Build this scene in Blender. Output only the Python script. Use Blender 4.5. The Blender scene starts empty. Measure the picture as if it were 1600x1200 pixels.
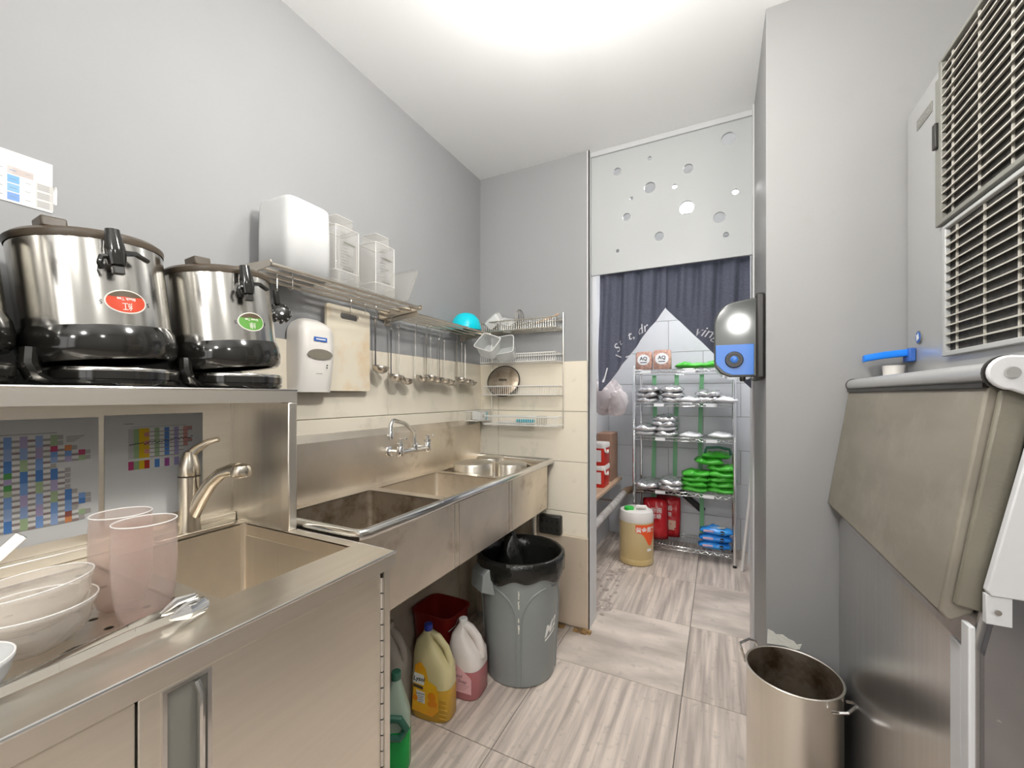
import bpy, bmesh, math, random
from mathutils import Vector, Matrix
R = math.radians
SC = bpy.context.scene
COL = SC.collection
H = 1.283                                   # eye height
# ---------------------------------------------------------------- camera
cam_d = bpy.data.cameras.new('camera'); cam = bpy.data.objects.new('camera', cam_d); COL.objects.link(cam)
cam.location = (0, 0, H)
cam.rotation_euler = (R(90), 0, math.atan(323 / 645))
cam_d.sensor_width = 36.0; cam_d.lens = 645 / 1600 * 36
cam_d.shift_y = 19 / 1600; cam_d.clip_start = .02
SC.camera = cam
# ---------------------------------------------------------------- daylight from the open shop front behind the camera
W = bpy.data.worlds.new('World'); SC.world = W; W.use_nodes = True
W.node_tree.nodes['Background'].inputs[0].default_value = (1.0, .985, .96, 1)
W.node_tree.nodes['Background'].inputs[1].default_value = 1.8
SC.view_settings.view_transform = 'Standard'; SC.view_settings.look = 'None'
SC.view_settings.exposure = 0.3; SC.view_settings.gamma = 1.0
SC.view_settings.use_curve_mapping = False
SC.cycles.max_bounces = 10; SC.cycles.transparent_max_bounces = 16
SC.cycles.sample_clamp_indirect = 6.0
SC.cycles.caustics_reflective = False; SC.cycles.caustics_refractive = False
# ---------------------------------------------------------------- lamps: unseen opal globes added to brighten ceiling and walls (x, y, z, globe radius, watts)
ADDED_GLOBES = [(-.16, .76, 2.12, .07, 29), (-.05, -.75, 2.10, .07, 20), (.75, -.30, 2.10, .07, 10), (.2, -1.9, 2.10, .07, 20), (-.42, 1.10, 2.53, .06, 10)]
STORE_LAMP = (-.07, 2.97, .44, .48, 10)

# ================================================================ helpers
class MB:
    def __init__(s): s.v = []; s.f = []; s.c = []
    def add(s, vs, fs, col=None):
        o = len(s.v); s.v += [tuple(p) for p in vs]
        for f in fs: s.f.append(tuple(i + o for i in f)); s.c.append(col)
        return s
    def box(s, a, b, col=None):
        x0, y0, z0 = [min(a[i], b[i]) for i in range(3)]; x1, y1, z1 = [max(a[i], b[i]) for i in range(3)]
        return s.add([(x0,y0,z0),(x1,y0,z0),(x1,y1,z0),(x0,y1,z0),(x0,y0,z1),(x1,y0,z1),(x1,y1,z1),(x0,y1,z1)],
                     [(3,2,1,0),(4,5,6,7),(0,1,5,4),(1,2,6,5),(2,3,7,6),(3,0,4,7)], col)
    def bar(s, p, q, w, h, up=(0,0,1)):
        p, q = Vector(p), Vector(q); d = (q - p).normalized(); u = Vector(up)
        if abs(d.dot(u)) > .95: u = Vector((1,0,0))
        sd = d.cross(u).normalized() * w / 2; u = sd.cross(d).normalized() * h / 2
        vs = [p-sd-u, p+sd-u, p+sd+u, p-sd+u, q-sd-u, q+sd-u, q+sd+u, q-sd+u]
        return s.add(vs, [(0,1,2,3)[::-1], (4,5,6,7), (0,1,5,4), (1,2,6,5), (2,3,7,6), (3,0,4,7)])
    def tube(s, pts, r, n=8, closed=False):
        pts = [Vector(p) for p in pts]; m = len(pts); rs = r if isinstance(r, (list, tuple)) else [r] * m
        ring = []; u = None
        for i, p in enumerate(pts):
            a = pts[(i-1) % m] if (i or closed) else p; b = pts[(i+1) % m] if (i < m-1 or closed) else p
            d = (b - a).normalized()
            if u is None:
                u = Vector((0,0,1)) if abs(d.z) < .9 else Vector((1,0,0))
            u = (u - d * u.dot(d)).normalized(); w = d.cross(u)
            ring.append([p + (u * math.cos(2*math.pi*k/n) + w * math.sin(2*math.pi*k/n)) * rs[i] for k in range(n)])
        s.loft(ring, closed_path=closed); return s
    def loft(s, rings, cap0=True, cap1=True, closed_path=False, close_ring=True):
        n = len(rings[0]); m = len(rings); vs = [p for r in rings for p in r]; fs = []
        for i in range(m if closed_path else m - 1):
            j = (i + 1) % m
            for k in range(n if close_ring else n - 1):
                l = (k + 1) % n; fs.append((i*n+k, i*n+l, j*n+l, j*n+k))
        if not closed_path and close_ring:
            if cap0: fs.append(tuple(range(n))[::-1])
            if cap1: fs.append(tuple((m-1)*n + k for k in range(n)))
        return s.add(vs, fs)
    def lathe(s, prof, c=(0,0,0), n=32, ax='z', sx=1, sy=1, cap0=True, cap1=True):
        rings = []
        for r, h in prof:
            ring = []
            for k in range(n):
                t = 2*math.pi*k/n; a, b = r*math.cos(t)*sx, r*math.sin(t)*sy
                p = {'z': (a, b, h), 'x': (h, a, b), 'y': (b, h, a)}[ax]
                ring.append((c[0]+p[0], c[1]+p[1], c[2]+p[2]))
            rings.append(ring)
        return s.loft(rings, cap0, cap1)
    def prism(s, poly, fn, d0, d1):
        n = len(poly)
        return s.add([fn(a, b, d0) for a, b in poly] + [fn(a, b, d1) for a, b in poly],
                     [tuple(range(n))[::-1], tuple(range(n, 2*n))] + [(k, (k+1) % n, n+(k+1) % n, n+k) for k in range(n)])
    def quad(s, a, b, c, d, col=None): return s.add([a, b, c, d], [(0,1,2,3)], col)
    def xf(s, M): s.v = [tuple(M @ Vector(p)) for p in s.v]; return s
    def mesh(s, name):
        me = bpy.data.meshes.new(name); me.from_pydata(s.v, [], s.f); me.update()
        if any(c is not None for c in s.c):
            at = me.color_attributes.new('Col', 'FLOAT_COLOR', 'CORNER')
            for p in me.polygons:
                c = s.c[p.index] or (1,1,1)
                for li in p.loop_indices: at.data[li].color = (*c, 1)
        return me
    def build(s, name, mat, parent=None, smooth=35, bevel=0, fix=True, seg=2):
        me = s.mesh(name)
        return mkobj(name, me, mat, parent, smooth, bevel, fix, seg)

OFF = {}
def mkobj(name, me, mat, parent=None, smooth=35, bevel=0, fix=True, seg=2):
    o = bpy.data.objects.new(name, me); COL.objects.link(o)
    if parent is not None:
        off = OFF.get(parent.name, Vector())
        if off.length: me.transform(Matrix.Translation(-off))
        o.parent = parent; OFF[o.name] = off
    if fix:
        bm = bmesh.new(); bm.from_mesh(me); bmesh.ops.recalc_face_normals(bm, faces=bm.faces[:]); bm.to_mesh(me); bm.free()
    if mat is not None: me.materials.append(MT[mat] if isinstance(mat, str) else mat)
    if smooth:
        me.shade_smooth()
        try: me.set_sharp_from_angle(angle=R(smooth))
        except Exception: pass
    if bevel:
        b = o.modifiers.new('bevel', 'BEVEL'); b.width = bevel; b.segments = seg; b.limit_method = 'ANGLE'; b.angle_limit = R(40)
        b.harden_normals = False
    return o
def tag(o, label=None, cat=None, group=None, kind=None):
    for k, v in (('label', label), ('category', cat), ('group', group), ('kind', kind)):
        if v: o[k] = v
    return o
def thing(name, label, cat, loc=(0,0,0), group=None, kind=None):
    o = bpy.data.objects.new(name, None); COL.objects.link(o); o.location = loc; o.empty_display_size = .05
    OFF[o.name] = Vector(loc); return tag(o, label, cat, group, kind)
def copy_tree(o, parent=None):
    c = o.copy(); COL.objects.link(c); c.parent = parent
    for ch in list(o.children): copy_tree(ch, c)
    return c
def place(o, loc, rot=(0,0,0), label=None, group=None):
    o.location = loc; o.rotation_euler = rot
    if label: o['label'] = label
    if group: o['group'] = group
    return o
def sup(cx, cy, z, a, b, e=4, n=28):
    out = []
    for k in range(n):
        t = 2*math.pi*k/n; c, s = math.cos(t), math.sin(t)
        out.append((cx + a*math.copysign(abs(c)**(2/e), c), cy + b*math.copysign(abs(s)**(2/e), s), z))
    return out
def curve_fill(name, outer, holes, fn, d0, d1):
    """flat plate with holes: outline and holes in 2D, mapped by fn(u, v, depth)"""
    cu = bpy.data.curves.new(name, 'CURVE'); cu.dimensions = '2D'; cu.fill_mode = 'BOTH'; cu.extrude = .5
    for lp in [outer] + holes:
        sp = cu.splines.new('POLY'); sp.points.add(len(lp) - 1); sp.use_cyclic_u = True
        for p, q in zip(sp.points, lp): p.co = (q[0], q[1], 0, 1)
    o = bpy.data.objects.new(name, cu); COL.objects.link(o)
    dg = bpy.context.evaluated_depsgraph_get(); ev = o.evaluated_get(dg); me = bpy.data.meshes.new_from_object(ev)
    bpy.data.objects.remove(o); bpy.data.curves.remove(cu)
    for v in me.vertices: v.co = fn(v.co.x, v.co.y, d0 + (v.co.z + .5) * (d1 - d0))
    me.materials.clear(); return me
def text(name, s, size, mat, parent, fn, shear=0, bold=0):
    cu = bpy.data.curves.new(name, 'FONT'); cu.body = s; cu.size = size; cu.align_x = 'CENTER'; cu.align_y = 'CENTER'
    cu.shear = shear; cu.resolution_u = 3; cu.offset = bold
    o = bpy.data.objects.new(name, cu); COL.objects.link(o)
    dg = bpy.context.evaluated_depsgraph_get(); me = bpy.data.meshes.new_from_object(o.evaluated_get(dg))
    bpy.data.objects.remove(o); bpy.data.curves.remove(cu)
    for v in me.vertices: v.co = fn(v.co.x, v.co.y)
    me.materials.clear()
    return mkobj(name, me, mat, parent, smooth=0, fix=False)
def circ(cx, cy, r, n=24, sx=1): return [(cx + r*sx*math.cos(2*math.pi*k/n), cy + r*math.sin(2*math.pi*k/n)) for k in range(n)]
def arc(c, r, a0, a1, n): return [(c[0] + r*math.cos(a0+(a1-a0)*i/n), c[1] + r*math.sin(a0+(a1-a0)*i/n)) for i in range(n+1)]
def rrect(x0, y0, x1, y1, r, n=4):
    out = []
    for cx, cy, a in ((x1-r,y0+r,-90),(x1-r,y1-r,0),(x0+r,y1-r,90),(x0+r,y0+r,180)):
        out += arc((cx,cy), r, R(a), R(a+90), n)
    return out

# ================================================================ materials
MT = {}
def mat(name, col, rough=.5, metal=0, var=.0, vscale=(8,8,8), bump=0, bscale=None, col2=None, spec=.5, trans=0, alpha=1, sss=0, coat=0,
        emit=None, stain=None, stain_scale=5, stain_lo=.55, stain_hi=.75, detail=4, rvar=0, ior=1.45, rnd=0):
    m = bpy.data.materials.new(name); m.use_nodes = True; nt = m.node_tree; N = nt.nodes; L = nt.links
    b = N['Principled BSDF']
    b.inputs['Base Color'].default_value = (*col, 1); b.inputs['Roughness'].default_value = rough; b.inputs['Metallic'].default_value = metal
    b.inputs['Specular IOR Level'].default_value = spec; b.inputs['IOR'].default_value = ior
    b.inputs['Transmission Weight'].default_value = trans; b.inputs['Alpha'].default_value = alpha
    b.inputs['Coat Weight'].default_value = coat; b.inputs['Coat Roughness'].default_value = .08
    if sss:
        b.inputs['Subsurface Weight'].default_value = sss; b.inputs['Subsurface Radius'].default_value = (.02,.02,.02)
    if emit:
        b.inputs['Emission Color'].default_value = (*emit[0], 1); b.inputs['Emission Strength'].default_value = emit[1]
    tc = N.new('ShaderNodeTexCoord'); mp = N.new('ShaderNodeMapping'); mp.inputs['Scale'].default_value = vscale
    L.new(tc.outputs['Object'], mp.inputs['Vector'])
    if rnd:
        oi = N.new('ShaderNodeObjectInfo'); ml = N.new('ShaderNodeMath'); ml.operation = 'MULTIPLY'; ml.inputs[1].default_value = 37
        L.new(oi.outputs['Random'], ml.inputs[0]); L.new(ml.outputs[0], mp.inputs['Location'])
    nz = N.new('ShaderNodeTexNoise'); nz.inputs['Scale'].default_value = 1; nz.inputs['Detail'].default_value = detail
    L.new(mp.outputs[0], nz.inputs['Vector'])
    cur = None
    if var or col2:
        mx = N.new('ShaderNodeMix'); mx.data_type = 'RGBA'
        c2 = col2 or tuple(max(0, c*(1-var)) for c in col); c1 = col if col2 else tuple(min(1, c*(1+var)) for c in col)
        mx.inputs['A'].default_value = (*c1, 1); mx.inputs['B'].default_value = (*c2, 1)
        mr = N.new('ShaderNodeMapRange'); mr.inputs[1].default_value = .35; mr.inputs[2].default_value = .65
        L.new(nz.outputs[0], mr.inputs[0]); L.new(mr.outputs[0], mx.inputs['Factor']); cur = mx.outputs['Result']
    if stain:
        n2 = N.new('ShaderNodeTexNoise'); n2.inputs['Scale'].default_value = stain_scale; n2.inputs['Detail'].default_value = 6; n2.inputs['Roughness'].default_value = .65
        L.new(tc.outputs['Object'], n2.inputs['Vector'])
        m2 = N.new('ShaderNodeMapRange'); m2.inputs[1].default_value = stain_lo; m2.inputs[2].default_value = stain_hi; L.new(n2.outputs[0], m2.inputs[0])
        sx = N.new('ShaderNodeMix'); sx.data_type = 'RGBA'; sx.inputs['B'].default_value = (*stain, 1)
        if cur: L.new(cur, sx.inputs['A'])
        else: sx.inputs['A'].default_value = (*col, 1)
        L.new(m2.outputs[0], sx.inputs['Factor']); cur = sx.outputs['Result']
    if cur: L.new(cur, b.inputs['Base Color'])
    if rvar:
        rr = N.new('ShaderNodeMapRange'); rr.inputs[3].default_value = max(.02, rough-rvar); rr.inputs[4].default_value = rough+rvar
        L.new(nz.outputs[0], rr.inputs[0]); L.new(rr.outputs[0], b.inputs['Roughness'])
    if bump:
        bn = N.new('ShaderNodeBump'); bn.inputs['Strength'].default_value = bump; bn.inputs['Distance'].default_value = .004
        if bscale:
            n3 = N.new('ShaderNodeTexNoise'); n3.inputs['Scale'].default_value = bscale; n3.inputs['Detail'].default_value = 3
            L.new(tc.outputs['Object'], n3.inputs['Vector']); L.new(n3.outputs[0], bn.inputs['Height'])
        else: L.new(nz.outputs[0], bn.inputs['Height'])
        L.new(bn.outputs[0], b.inputs['Normal'])
    MT[name] = m; return m
def print_mat(name):
    m = mat(name, (1,1,1), .55); N = m.node_tree.nodes; a = N.new('ShaderNodeAttribute'); a.attribute_name = 'Col'
    m.node_tree.links.new(a.outputs['Color'], N['Principled BSDF'].inputs['Base Color'])
def clear_mat(name, col, alpha, rough=.08, gl=.5):
    """thin clear plastic: mostly see-through with a glossy coat"""
    m = bpy.data.materials.new(name); m.use_nodes = True; nt = m.node_tree; N = nt.nodes; L = nt.links
    b = N['Principled BSDF']; b.inputs['Base Color'].default_value = (*col, 1); b.inputs['Roughness'].default_value = rough
    b.inputs['Specular IOR Level'].default_value = gl
    t = N.new('ShaderNodeBsdfTransparent'); t.inputs[0].default_value = (*[.5+.5*c for c in col], 1)
    lw = N.new('ShaderNodeLayerWeight'); lw.inputs[0].default_value = .25
    mr = N.new('ShaderNodeMapRange'); mr.inputs[3].default_value = alpha; mr.inputs[4].default_value = min(1, alpha + .30)
    L.new(lw.outputs['Facing'], mr.inputs[0])
    mx = N.new('ShaderNodeMixShader'); L.new(mr.outputs[0], mx.inputs[0]); L.new(t.outputs[0], mx.inputs[1]); L.new(b.outputs[0], mx.inputs[2])
    L.new(mx.outputs[0], N['Material Output'].inputs[0]); MT[name] = m
mat('paint_wall', (.345,.347,.35), .6, var=.02, vscale=(2,2,2), bump=.05, bscale=60)
mat('paint_column', (.305,.303,.298), .5, var=.02, vscale=(2,2,2), bump=.05, bscale=60, stain=(.285,.28,.265), stain_scale=7, stain_lo=.6, stain_hi=.8)
mat('paint_ceiling', (.90,.90,.895), .8)
mat('paint_jamb', (.66,.655,.65), .4)
mat('panel_white', (.47,.48,.48), .45)
mat('moulding', (.55,.555,.56), .5)
mat('grout', (.36,.32,.28), .9)
mat('grout_floor', (.13,.12,.11), .9)
mat('wall_tile', (.88,.80,.66), .3, var=.03, vscale=(3,3,3), stain=(.60,.53,.43), stain_scale=4, stain_lo=.58, stain_hi=.85)
mat('store_tile', (.66,.67,.70), .35, var=.03, vscale=(3,3,3), stain=(.6,.55,.5), stain_scale=3, stain_lo=.6, stain_hi=.9)
mat('floor_tile', (.72,.62,.54), .45, col2=(.41,.345,.30), vscale=(38,2.0,8), detail=10, stain=(.33,.29,.25), stain_scale=26, stain_lo=.57, stain_hi=.82, rvar=.1, rnd=1)
mat('floor_tile_swirl', (.74,.645,.565), .45, col2=(.44,.375,.325), vscale=(3,7,4), detail=9, stain=(.35,.31,.27), stain_scale=14, stain_lo=.58, stain_hi=.82, rvar=.1, rnd=1)
mat('guard_panel', (.66,.55,.43), .4, var=.06, vscale=(3,3,1), stain=(.24,.15,.09), stain_scale=5, stain_lo=.62, stain_hi=.85, metal=.2)
mat('rust', (.16,.09,.04), .9, col2=(.40,.25,.10), vscale=(40,40,40))
mat('steel', (.88,.825,.735), .34, 1, var=.02, vscale=(70,1.2,70), rvar=.05)
mat('steel_v', (.84,.795,.72), .32, 1, var=.02, vscale=(60,60,1.2), rvar=.07)
mat('steel_stained', (.84,.76,.65), .37, 1, var=.1, vscale=(4,4,4), rvar=.1, stain=(.42,.32,.22), stain_scale=4.5, stain_lo=.56, stain_hi=.78)
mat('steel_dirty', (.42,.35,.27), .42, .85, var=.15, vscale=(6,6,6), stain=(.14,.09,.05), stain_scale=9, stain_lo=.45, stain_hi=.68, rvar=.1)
mat('steel_urn', (.70,.68,.64), .18, 1, var=.05, vscale=(50,50,1), rvar=.05)
mat('steel_pol', (.72,.71,.69), .14, 1)
mat('steel_shelf', (.62,.57,.50), .32, 1)
mat('chrome', (.80,.80,.80), .09, 1)
mat('steel_ladle', (.52,.49,.45), .2, 1)
mat('nickel', (.60,.55,.47), .27, 1)
mat('wire', (.62,.58,.50), .3, .8)
mat('wire_white', (.82,.80,.75), .4, .1)
mat('black_gloss', (.016,.015,.013), .13, coat=.5)
mat('black_plastic', (.025,.023,.02), .38)
mat('brown_plastic', (.085,.065,.045), .35)
mat('dark_gap', (.012,.012,.011), .9)
mat('smoke', (.055,.06,.055), .08, coat=1)
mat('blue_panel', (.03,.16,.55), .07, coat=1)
mat('blue_scoop', (.01,.22,.85), .3)
mat('white_plastic', (.84,.80,.75), .33)
mat('white_clean', (.80,.80,.78), .35)
mat('grey_window', (.22,.20,.16), .2)
mat('blue_print', (.04,.13,.46), .5)
mat('black_print', (.03,.03,.03), .6)
mat('white_print', (.85,.85,.82), .6)
mat('board_plastic', (.76,.69,.56), .5, var=.03, vscale=(3,3,3), stain=(.70,.47,.22), stain_scale=5, stain_lo=.47, stain_hi=.75, sss=.2)
mat('paper', (.78,.765,.74), .5)
mat('sticker_red', (.62,.07,.03), .35)
mat('sticker_green', (.12,.33,.06), .35)
mat('sticker_white', (.8,.77,.7), .4)
mat('sticker_dark', (.1,.07,.04), .4)
clear_mat('cup_clear', (.86,.76,.71), .15, .25)
clear_mat('bowl_clear', (.92,.88,.83), .2, .22)
clear_mat('jug_clear', (.93,.92,.90), .03, .06, .8)
clear_mat('milky', (.86,.865,.86), .62, .2)
clear_mat('box_clear', (.85,.86,.85), .24, .12)
clear_mat('lid_clear', (.80,.79,.76), .08, .06, .8)
clear_mat('bag_clear', (.86,.80,.80), .4, .2)
mat('rim_plastic', (.86,.84,.81), .25)
mat('turquoise', (.0,.62,.76), .25)
mat('can_grey', (.27,.29,.285), .42, var=.08, vscale=(5,5,2), bump=.03, bscale=40)
mat('liner', (.012,.012,.011), .14, bump=1.0, vscale=(34,34,20), detail=5)
mat('red_bucket', (.30,.02,.016), .35)
mat('bottle_yellow', (.74,.66,.36), .3, trans=.1)
mat('liquid_yellow', (.62,.36,.035), .25)
mat('label_yellow', (.90,.52,.02), .4, col2=(.86,.36,.02), vscale=(9,9,9))
mat('orange_fruit', (.85,.28,.01), .4)
mat('cap_blue', (.02,.04,.36), .3)
mat('jug_white', (.72,.66,.62), .35)
mat('soap_pink', (.45,.16,.17), .25)
mat('label_pink', (.80,.47,.50), .5)
mat('green_soap', (.0,.42,.07), .2)
mat('green_trans', (.35,.45,.36), .3)
mat('green_cap', (.03,.13,.085), .35)
mat('bag_paper', (.62,.56,.49), .6, var=.1)
mat('lid_rubber', (.24,.215,.175), .48, var=.08, vscale=(3,3,12), stain=(.32,.29,.24), stain_scale=7, stain_lo=.5, stain_hi=.8, rvar=.08)
mat('lid_edge', (.20,.185,.145), .38, var=.1, bump=.15, bscale=180)
mat('bin_grey', (.62,.62,.63), .35)
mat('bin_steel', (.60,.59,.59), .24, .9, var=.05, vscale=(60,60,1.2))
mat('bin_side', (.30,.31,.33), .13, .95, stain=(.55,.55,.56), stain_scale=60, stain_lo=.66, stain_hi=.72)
mat('machine_grey', (.58,.58,.575), .3, .55)
mat('grille', (.50,.475,.42), .45)
mat('grille_frame', (.22,.215,.19), .45)
mat('grille_light', (.45,.45,.44), .45)
mat('coil', (.06,.055,.05), .6, col2=(.025,.025,.025), vscale=(60,60,60))
mat('curtain', (.085,.092,.128), .85, var=.12, vscale=(120,120,120), bump=.1, bscale=400)
mat('curtain_print', (.62,.62,.66), .8)
mat('foil', (.72,.72,.73), .27, .85, bump=1.0, vscale=(26,26,26), rnd=1)
mat('foil_white', (.83,.83,.84), .4, .2, bump=.5, vscale=(14,14,14), rnd=1)
mat('green_bag', (.05,.42,.03), .28, col2=(.10,.56,.06), vscale=(7,7,7), bump=.5, rnd=1)
mat('red_bag', (.50,.012,.02), .3, stain=(.75,.45,.38), stain_scale=24, stain_lo=.66, stain_hi=.7, bump=.3, rnd=1)
mat('beige_print', (.62,.42,.32), .5)
mat('blue_pack', (.02,.22,.72), .25, bump=.4, vscale=(10,10,10), col2=(.05,.35,.85), rnd=1)
mat('aq_bag', (.55,.33,.26), .35, var=.25, vscale=(40,40,40), bump=.4)
mat('jug_body', (.66,.53,.30), .28, col2=(.60,.45,.20), vscale=(2,2,2))
mat('jug_top', (.80,.76,.72), .35)
mat('jug_label', (.85,.10,.02), .4)
mat('cap_green', (.05,.55,.08), .4)
mat('red_box', (.66,.03,.02), .35)
mat('cardboard', (.34,.2,.14), .8, var=.1)
mat('wood_plank', (.55,.38,.26), .5, var=.1, vscale=(30,3,3))
mat('pipe_grey', (.50,.47,.45), .6, col2=(.34,.31,.29), vscale=(20,20,20))
mat('pipe_brass', (.40,.27,.17), .5, .4)
mat('dirt', (.30,.24,.20), .95, col2=(.55,.47,.42), vscale=(30,30,30), bump=.6)
mat('strap_green', (.22,.52,.27), .45)
mat('tag_white', (.85,.85,.85), .5)
mat('pole_white', (.72,.69,.66), .4)
mat('plaster', (.80,.78,.70), .9, bump=.8, bscale=60, var=.1)
mat('brush_blue', (.05,.48,.60), .5)
mat('lamp_store', (1,1,1), .5, emit=((.97,.98,1), 14))
mat('red_logo', (.6,.05,.04), .6)
print_mat('print_sheet')
# ================================================================ the setting
XL, YB, CZ = -1.332, 2.217, 2.632           # left wall, back wall, ceiling
YF, XR = -3.0, 1.45                         # open shop end behind the camera, right wall
SX0, SX1, SY = -.93, .62, 3.92              # storeroom left, right and back walls
def struct(name, mb, m, parent=None, **k):
    o = mb.build(name, m, parent, smooth=k.pop('smooth', 0), **k)
    if parent is None: o['kind'] = 'structure'
    return o
floor = struct('floor', MB().box((XL-.1, YF, -.06), (XR+.1, SY+.1, -.004)), 'grout_floor')
def tiles(parent, mats, spans, th, fn, gap=.0015):
    """one object for each tile; equal sizes share a mesh; origin at the tile's centre"""
    cache = {}
    for i, (u0, u1, v0, v1, mi) in enumerate(spans):
        w, h = (u1-u0)/2 - gap, (v1-v0)/2 - gap
        key = (round(w, 4), round(h, 4), mi)
        if key not in cache:
            a, b = fn(-w, -h, 0), fn(w, h, th)
            z = fn(0, 0, 0); z2 = Vector(z)
            mb = MB().box(Vector(a), Vector(b)); mb.v = [tuple(Vector(p) - z2) for p in mb.v]
            me = mb.mesh('tile'); me.materials.append(MT[mats[mi]]); cache[key] = me
        o = bpy.data.objects.new('tile', cache[key]); COL.objects.link(o); o.parent = parent
        o.location = fn((u0+u1)/2, (v0+v1)/2, 0)
        b = o.modifiers.new('bevel', 'BEVEL'); b.width = .0012; b.segments = 1
def clip(lo, hi, joints):
    js = [lo] + [j for j in joints if lo + .01 < j < hi - .01] + [hi]
    return list(zip(js[:-1], js[1:]))
xs = clip(XL, XR, [-.1415 + .598*k for k in range(-4, 5)]); ys = clip(YF, SY, [1.906 + .597*k for k in range(-9, 5)])
sp = []
for i, (a, b) in enumerate(xs):
    for j, (c, d) in enumerate(ys):
        if c > 2.4 and (b < SX0 or a > SX1): continue
        swirl = 1 if (abs(a + .74) < .02 and abs(c - 1.906) < .02) or (abs(a + .1415) < .02 and abs(c - 2.503) < .02) or (i * 7 + j * 3) % 5 == 9 else 0
        sp.append((a, b, c, d, swirl))
tiles(floor, ['floor_tile', 'floor_tile_swirl'], sp, .005, lambda u, v, w: (u, v, w - .005))
struct('ceiling', MB().box((XL-.1, YF, CZ), (XR+.1, SY+.1, CZ+.08)), 'paint_ceiling')
wall_left = struct('wall_left', MB().box((XL-.1, YF, 0), (XL, YB+.143, CZ)), 'paint_wall')
wall_back = struct('wall_back', MB().box((XL, YB, 0), (-.635, YB+.143, CZ)), 'paint_wall')
zj = [1.479 - .2815*k for k in range(6)]
rows = list(zip(zj[1:], zj[:-1])); rows[-1] = (.0, rows[-1][1])
sp = [(a, b, c, d, 0) for c, d in rows for a, b in clip(.77, YB - .009, [1.407, 1.970])]
tiles(wall_left, ['wall_tile'], sp, .009, lambda u, v, w: (XL + w, u, v))
sp = [(a, b, c, d, 0) for c, d in rows for a, b in clip(XL, -.643, [-1.198])]
tiles(wall_back, ['wall_tile'], sp, .009, lambda u, v, w: (u, YB - w, v))
# grout bed shows between the tiles
MB().box((XL, .77, 0), (XL+.004, YB, 1.479)).build('grout_bed', 'grout', wall_left, smooth=0)
MB().box((XL+.01, YB-.004, 0), (-.643, YB, 1.479)).build('grout_bed', 'grout', wall_back, smooth=0)
gp = MB().box((-.98, YB-.024, .012), (-.637, YB-.0095, .505)).build('guard_panel', 'guard_panel', wall_back, bevel=.003)
gp['label'] = 'stained tan kick panel at the foot of the wall'
g = MB(); random.seed(4)
for i in range(26):
    x = random.uniform(-.98, -.63); g.box((x, YB-.06+random.uniform(0,.02), 0), (x+random.uniform(.01,.05), YB-.024, random.uniform(.004,.014)))
g.build('rust_dirt', 'rust', wall_back, smooth=0)['label'] = 'brown rusty dirt along the foot of the panel'
wr = struct('wall_right', MB().box((XR, YF, 0), (XR+.1, 1.68, CZ)), 'paint_column')
wc = struct('wall_column', MB().box((.147, 1.68, 0), (XR+.1, 2.40, CZ)), 'paint_column', bevel=.003)
p = MB(); random.seed(3); pts = [(.150,.425),(.152,.475),(.168,.470),(.176,.462),(.196,.466),(.212,.456),(.228,.452),(.236,.442),(.250,.448),(.244,.43),(.23,.425),(.2,.43)]
p.prism(pts, lambda a, b, d: (a, 1.68 + d, b), -.002, .001); p.build('plaster_patch', 'plaster', wc, smooth=0)['label'] = 'chipped pale plaster patch'
struct('wall_storage_left', MB().box((SX0-.4, YB+.143, 0), (SX0, SY+.1, CZ)), 'store_tile')
struct('wall_storage_right', MB().box((SX1, 2.40, 0), (SX1+.1, SY+.1, CZ)), 'store_tile')
wsb = struct('wall_storage_back', MB().box((SX0-.1, SY, 0), (SX1+.1, SY+.1, CZ)), 'grout')
zz = [.0] + [.265 + .2815*k for k in range(9)]; zz[-1] = CZ
sp = []
for k, (a, b) in enumerate(zip(zz[:-1], zz[1:])):
    sp += [(c, d, a, b, 0) for c, d in clip(SX0, SX1, [-.40 + .28*(k % 2) + .563*j for j in range(-2, 3)])]
tiles(wsb, ['store_tile'], sp, .008, lambda u, v, w: (u, SY - w, v))
# white bulkhead with round holes over the doorway
HO = [(257,472,27),(460,388,14),(461,572,37),(348,641,13),(316,756,27),(520,876,30),(260,968,12),(700,453,31),(616,564,15),(691,697,44),(996,597,18),(896,758,35),(937,867,17),(953,266,42)]
def px2panel(px, py, Y=2.25):
    S_, C_ = math.sin(cam.rotation_euler.z), math.cos(cam.rotation_euler.z); u = px - 800
    d = (-S_*645 + C_*u, C_*645 + S_*u, 619 - py); t = Y / d[1]; return d[0]*t, H + d[2]*t
holes = []
for a, b, r in HO:
    x, z = px2panel(900 + a/4, 150 + b/4); holes.append(circ(x, z, r/4 * .0031, 26))
me = curve_fill('wall_bulkhead', [(-.633, 1.952), (.146, 1.952), (.146, 2.606), (-.633, 2.606)], holes, lambda u, v, w: (u, 2.25 + w, v), 0, .014)
tag(mkobj('wall_bulkhead', me, 'panel_white', smooth=0), kind='structure')
struct('trim_1', MB().box((-.634, 2.238, 2.604), (.146, 2.268, 2.631)), 'moulding')
struct('trim_2', MB().box((-.640, YB-.004, 0), (-.6345, YB+.143, CZ-.001)).box((-.648, YB-.004, 0), (-.6345, YB, CZ-.001)), 'paint_jamb')
struct('trim_3', MB().box((.1405, 2.20, 0), (.1468, 2.40, CZ-.001)), 'paint_jamb')
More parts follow.
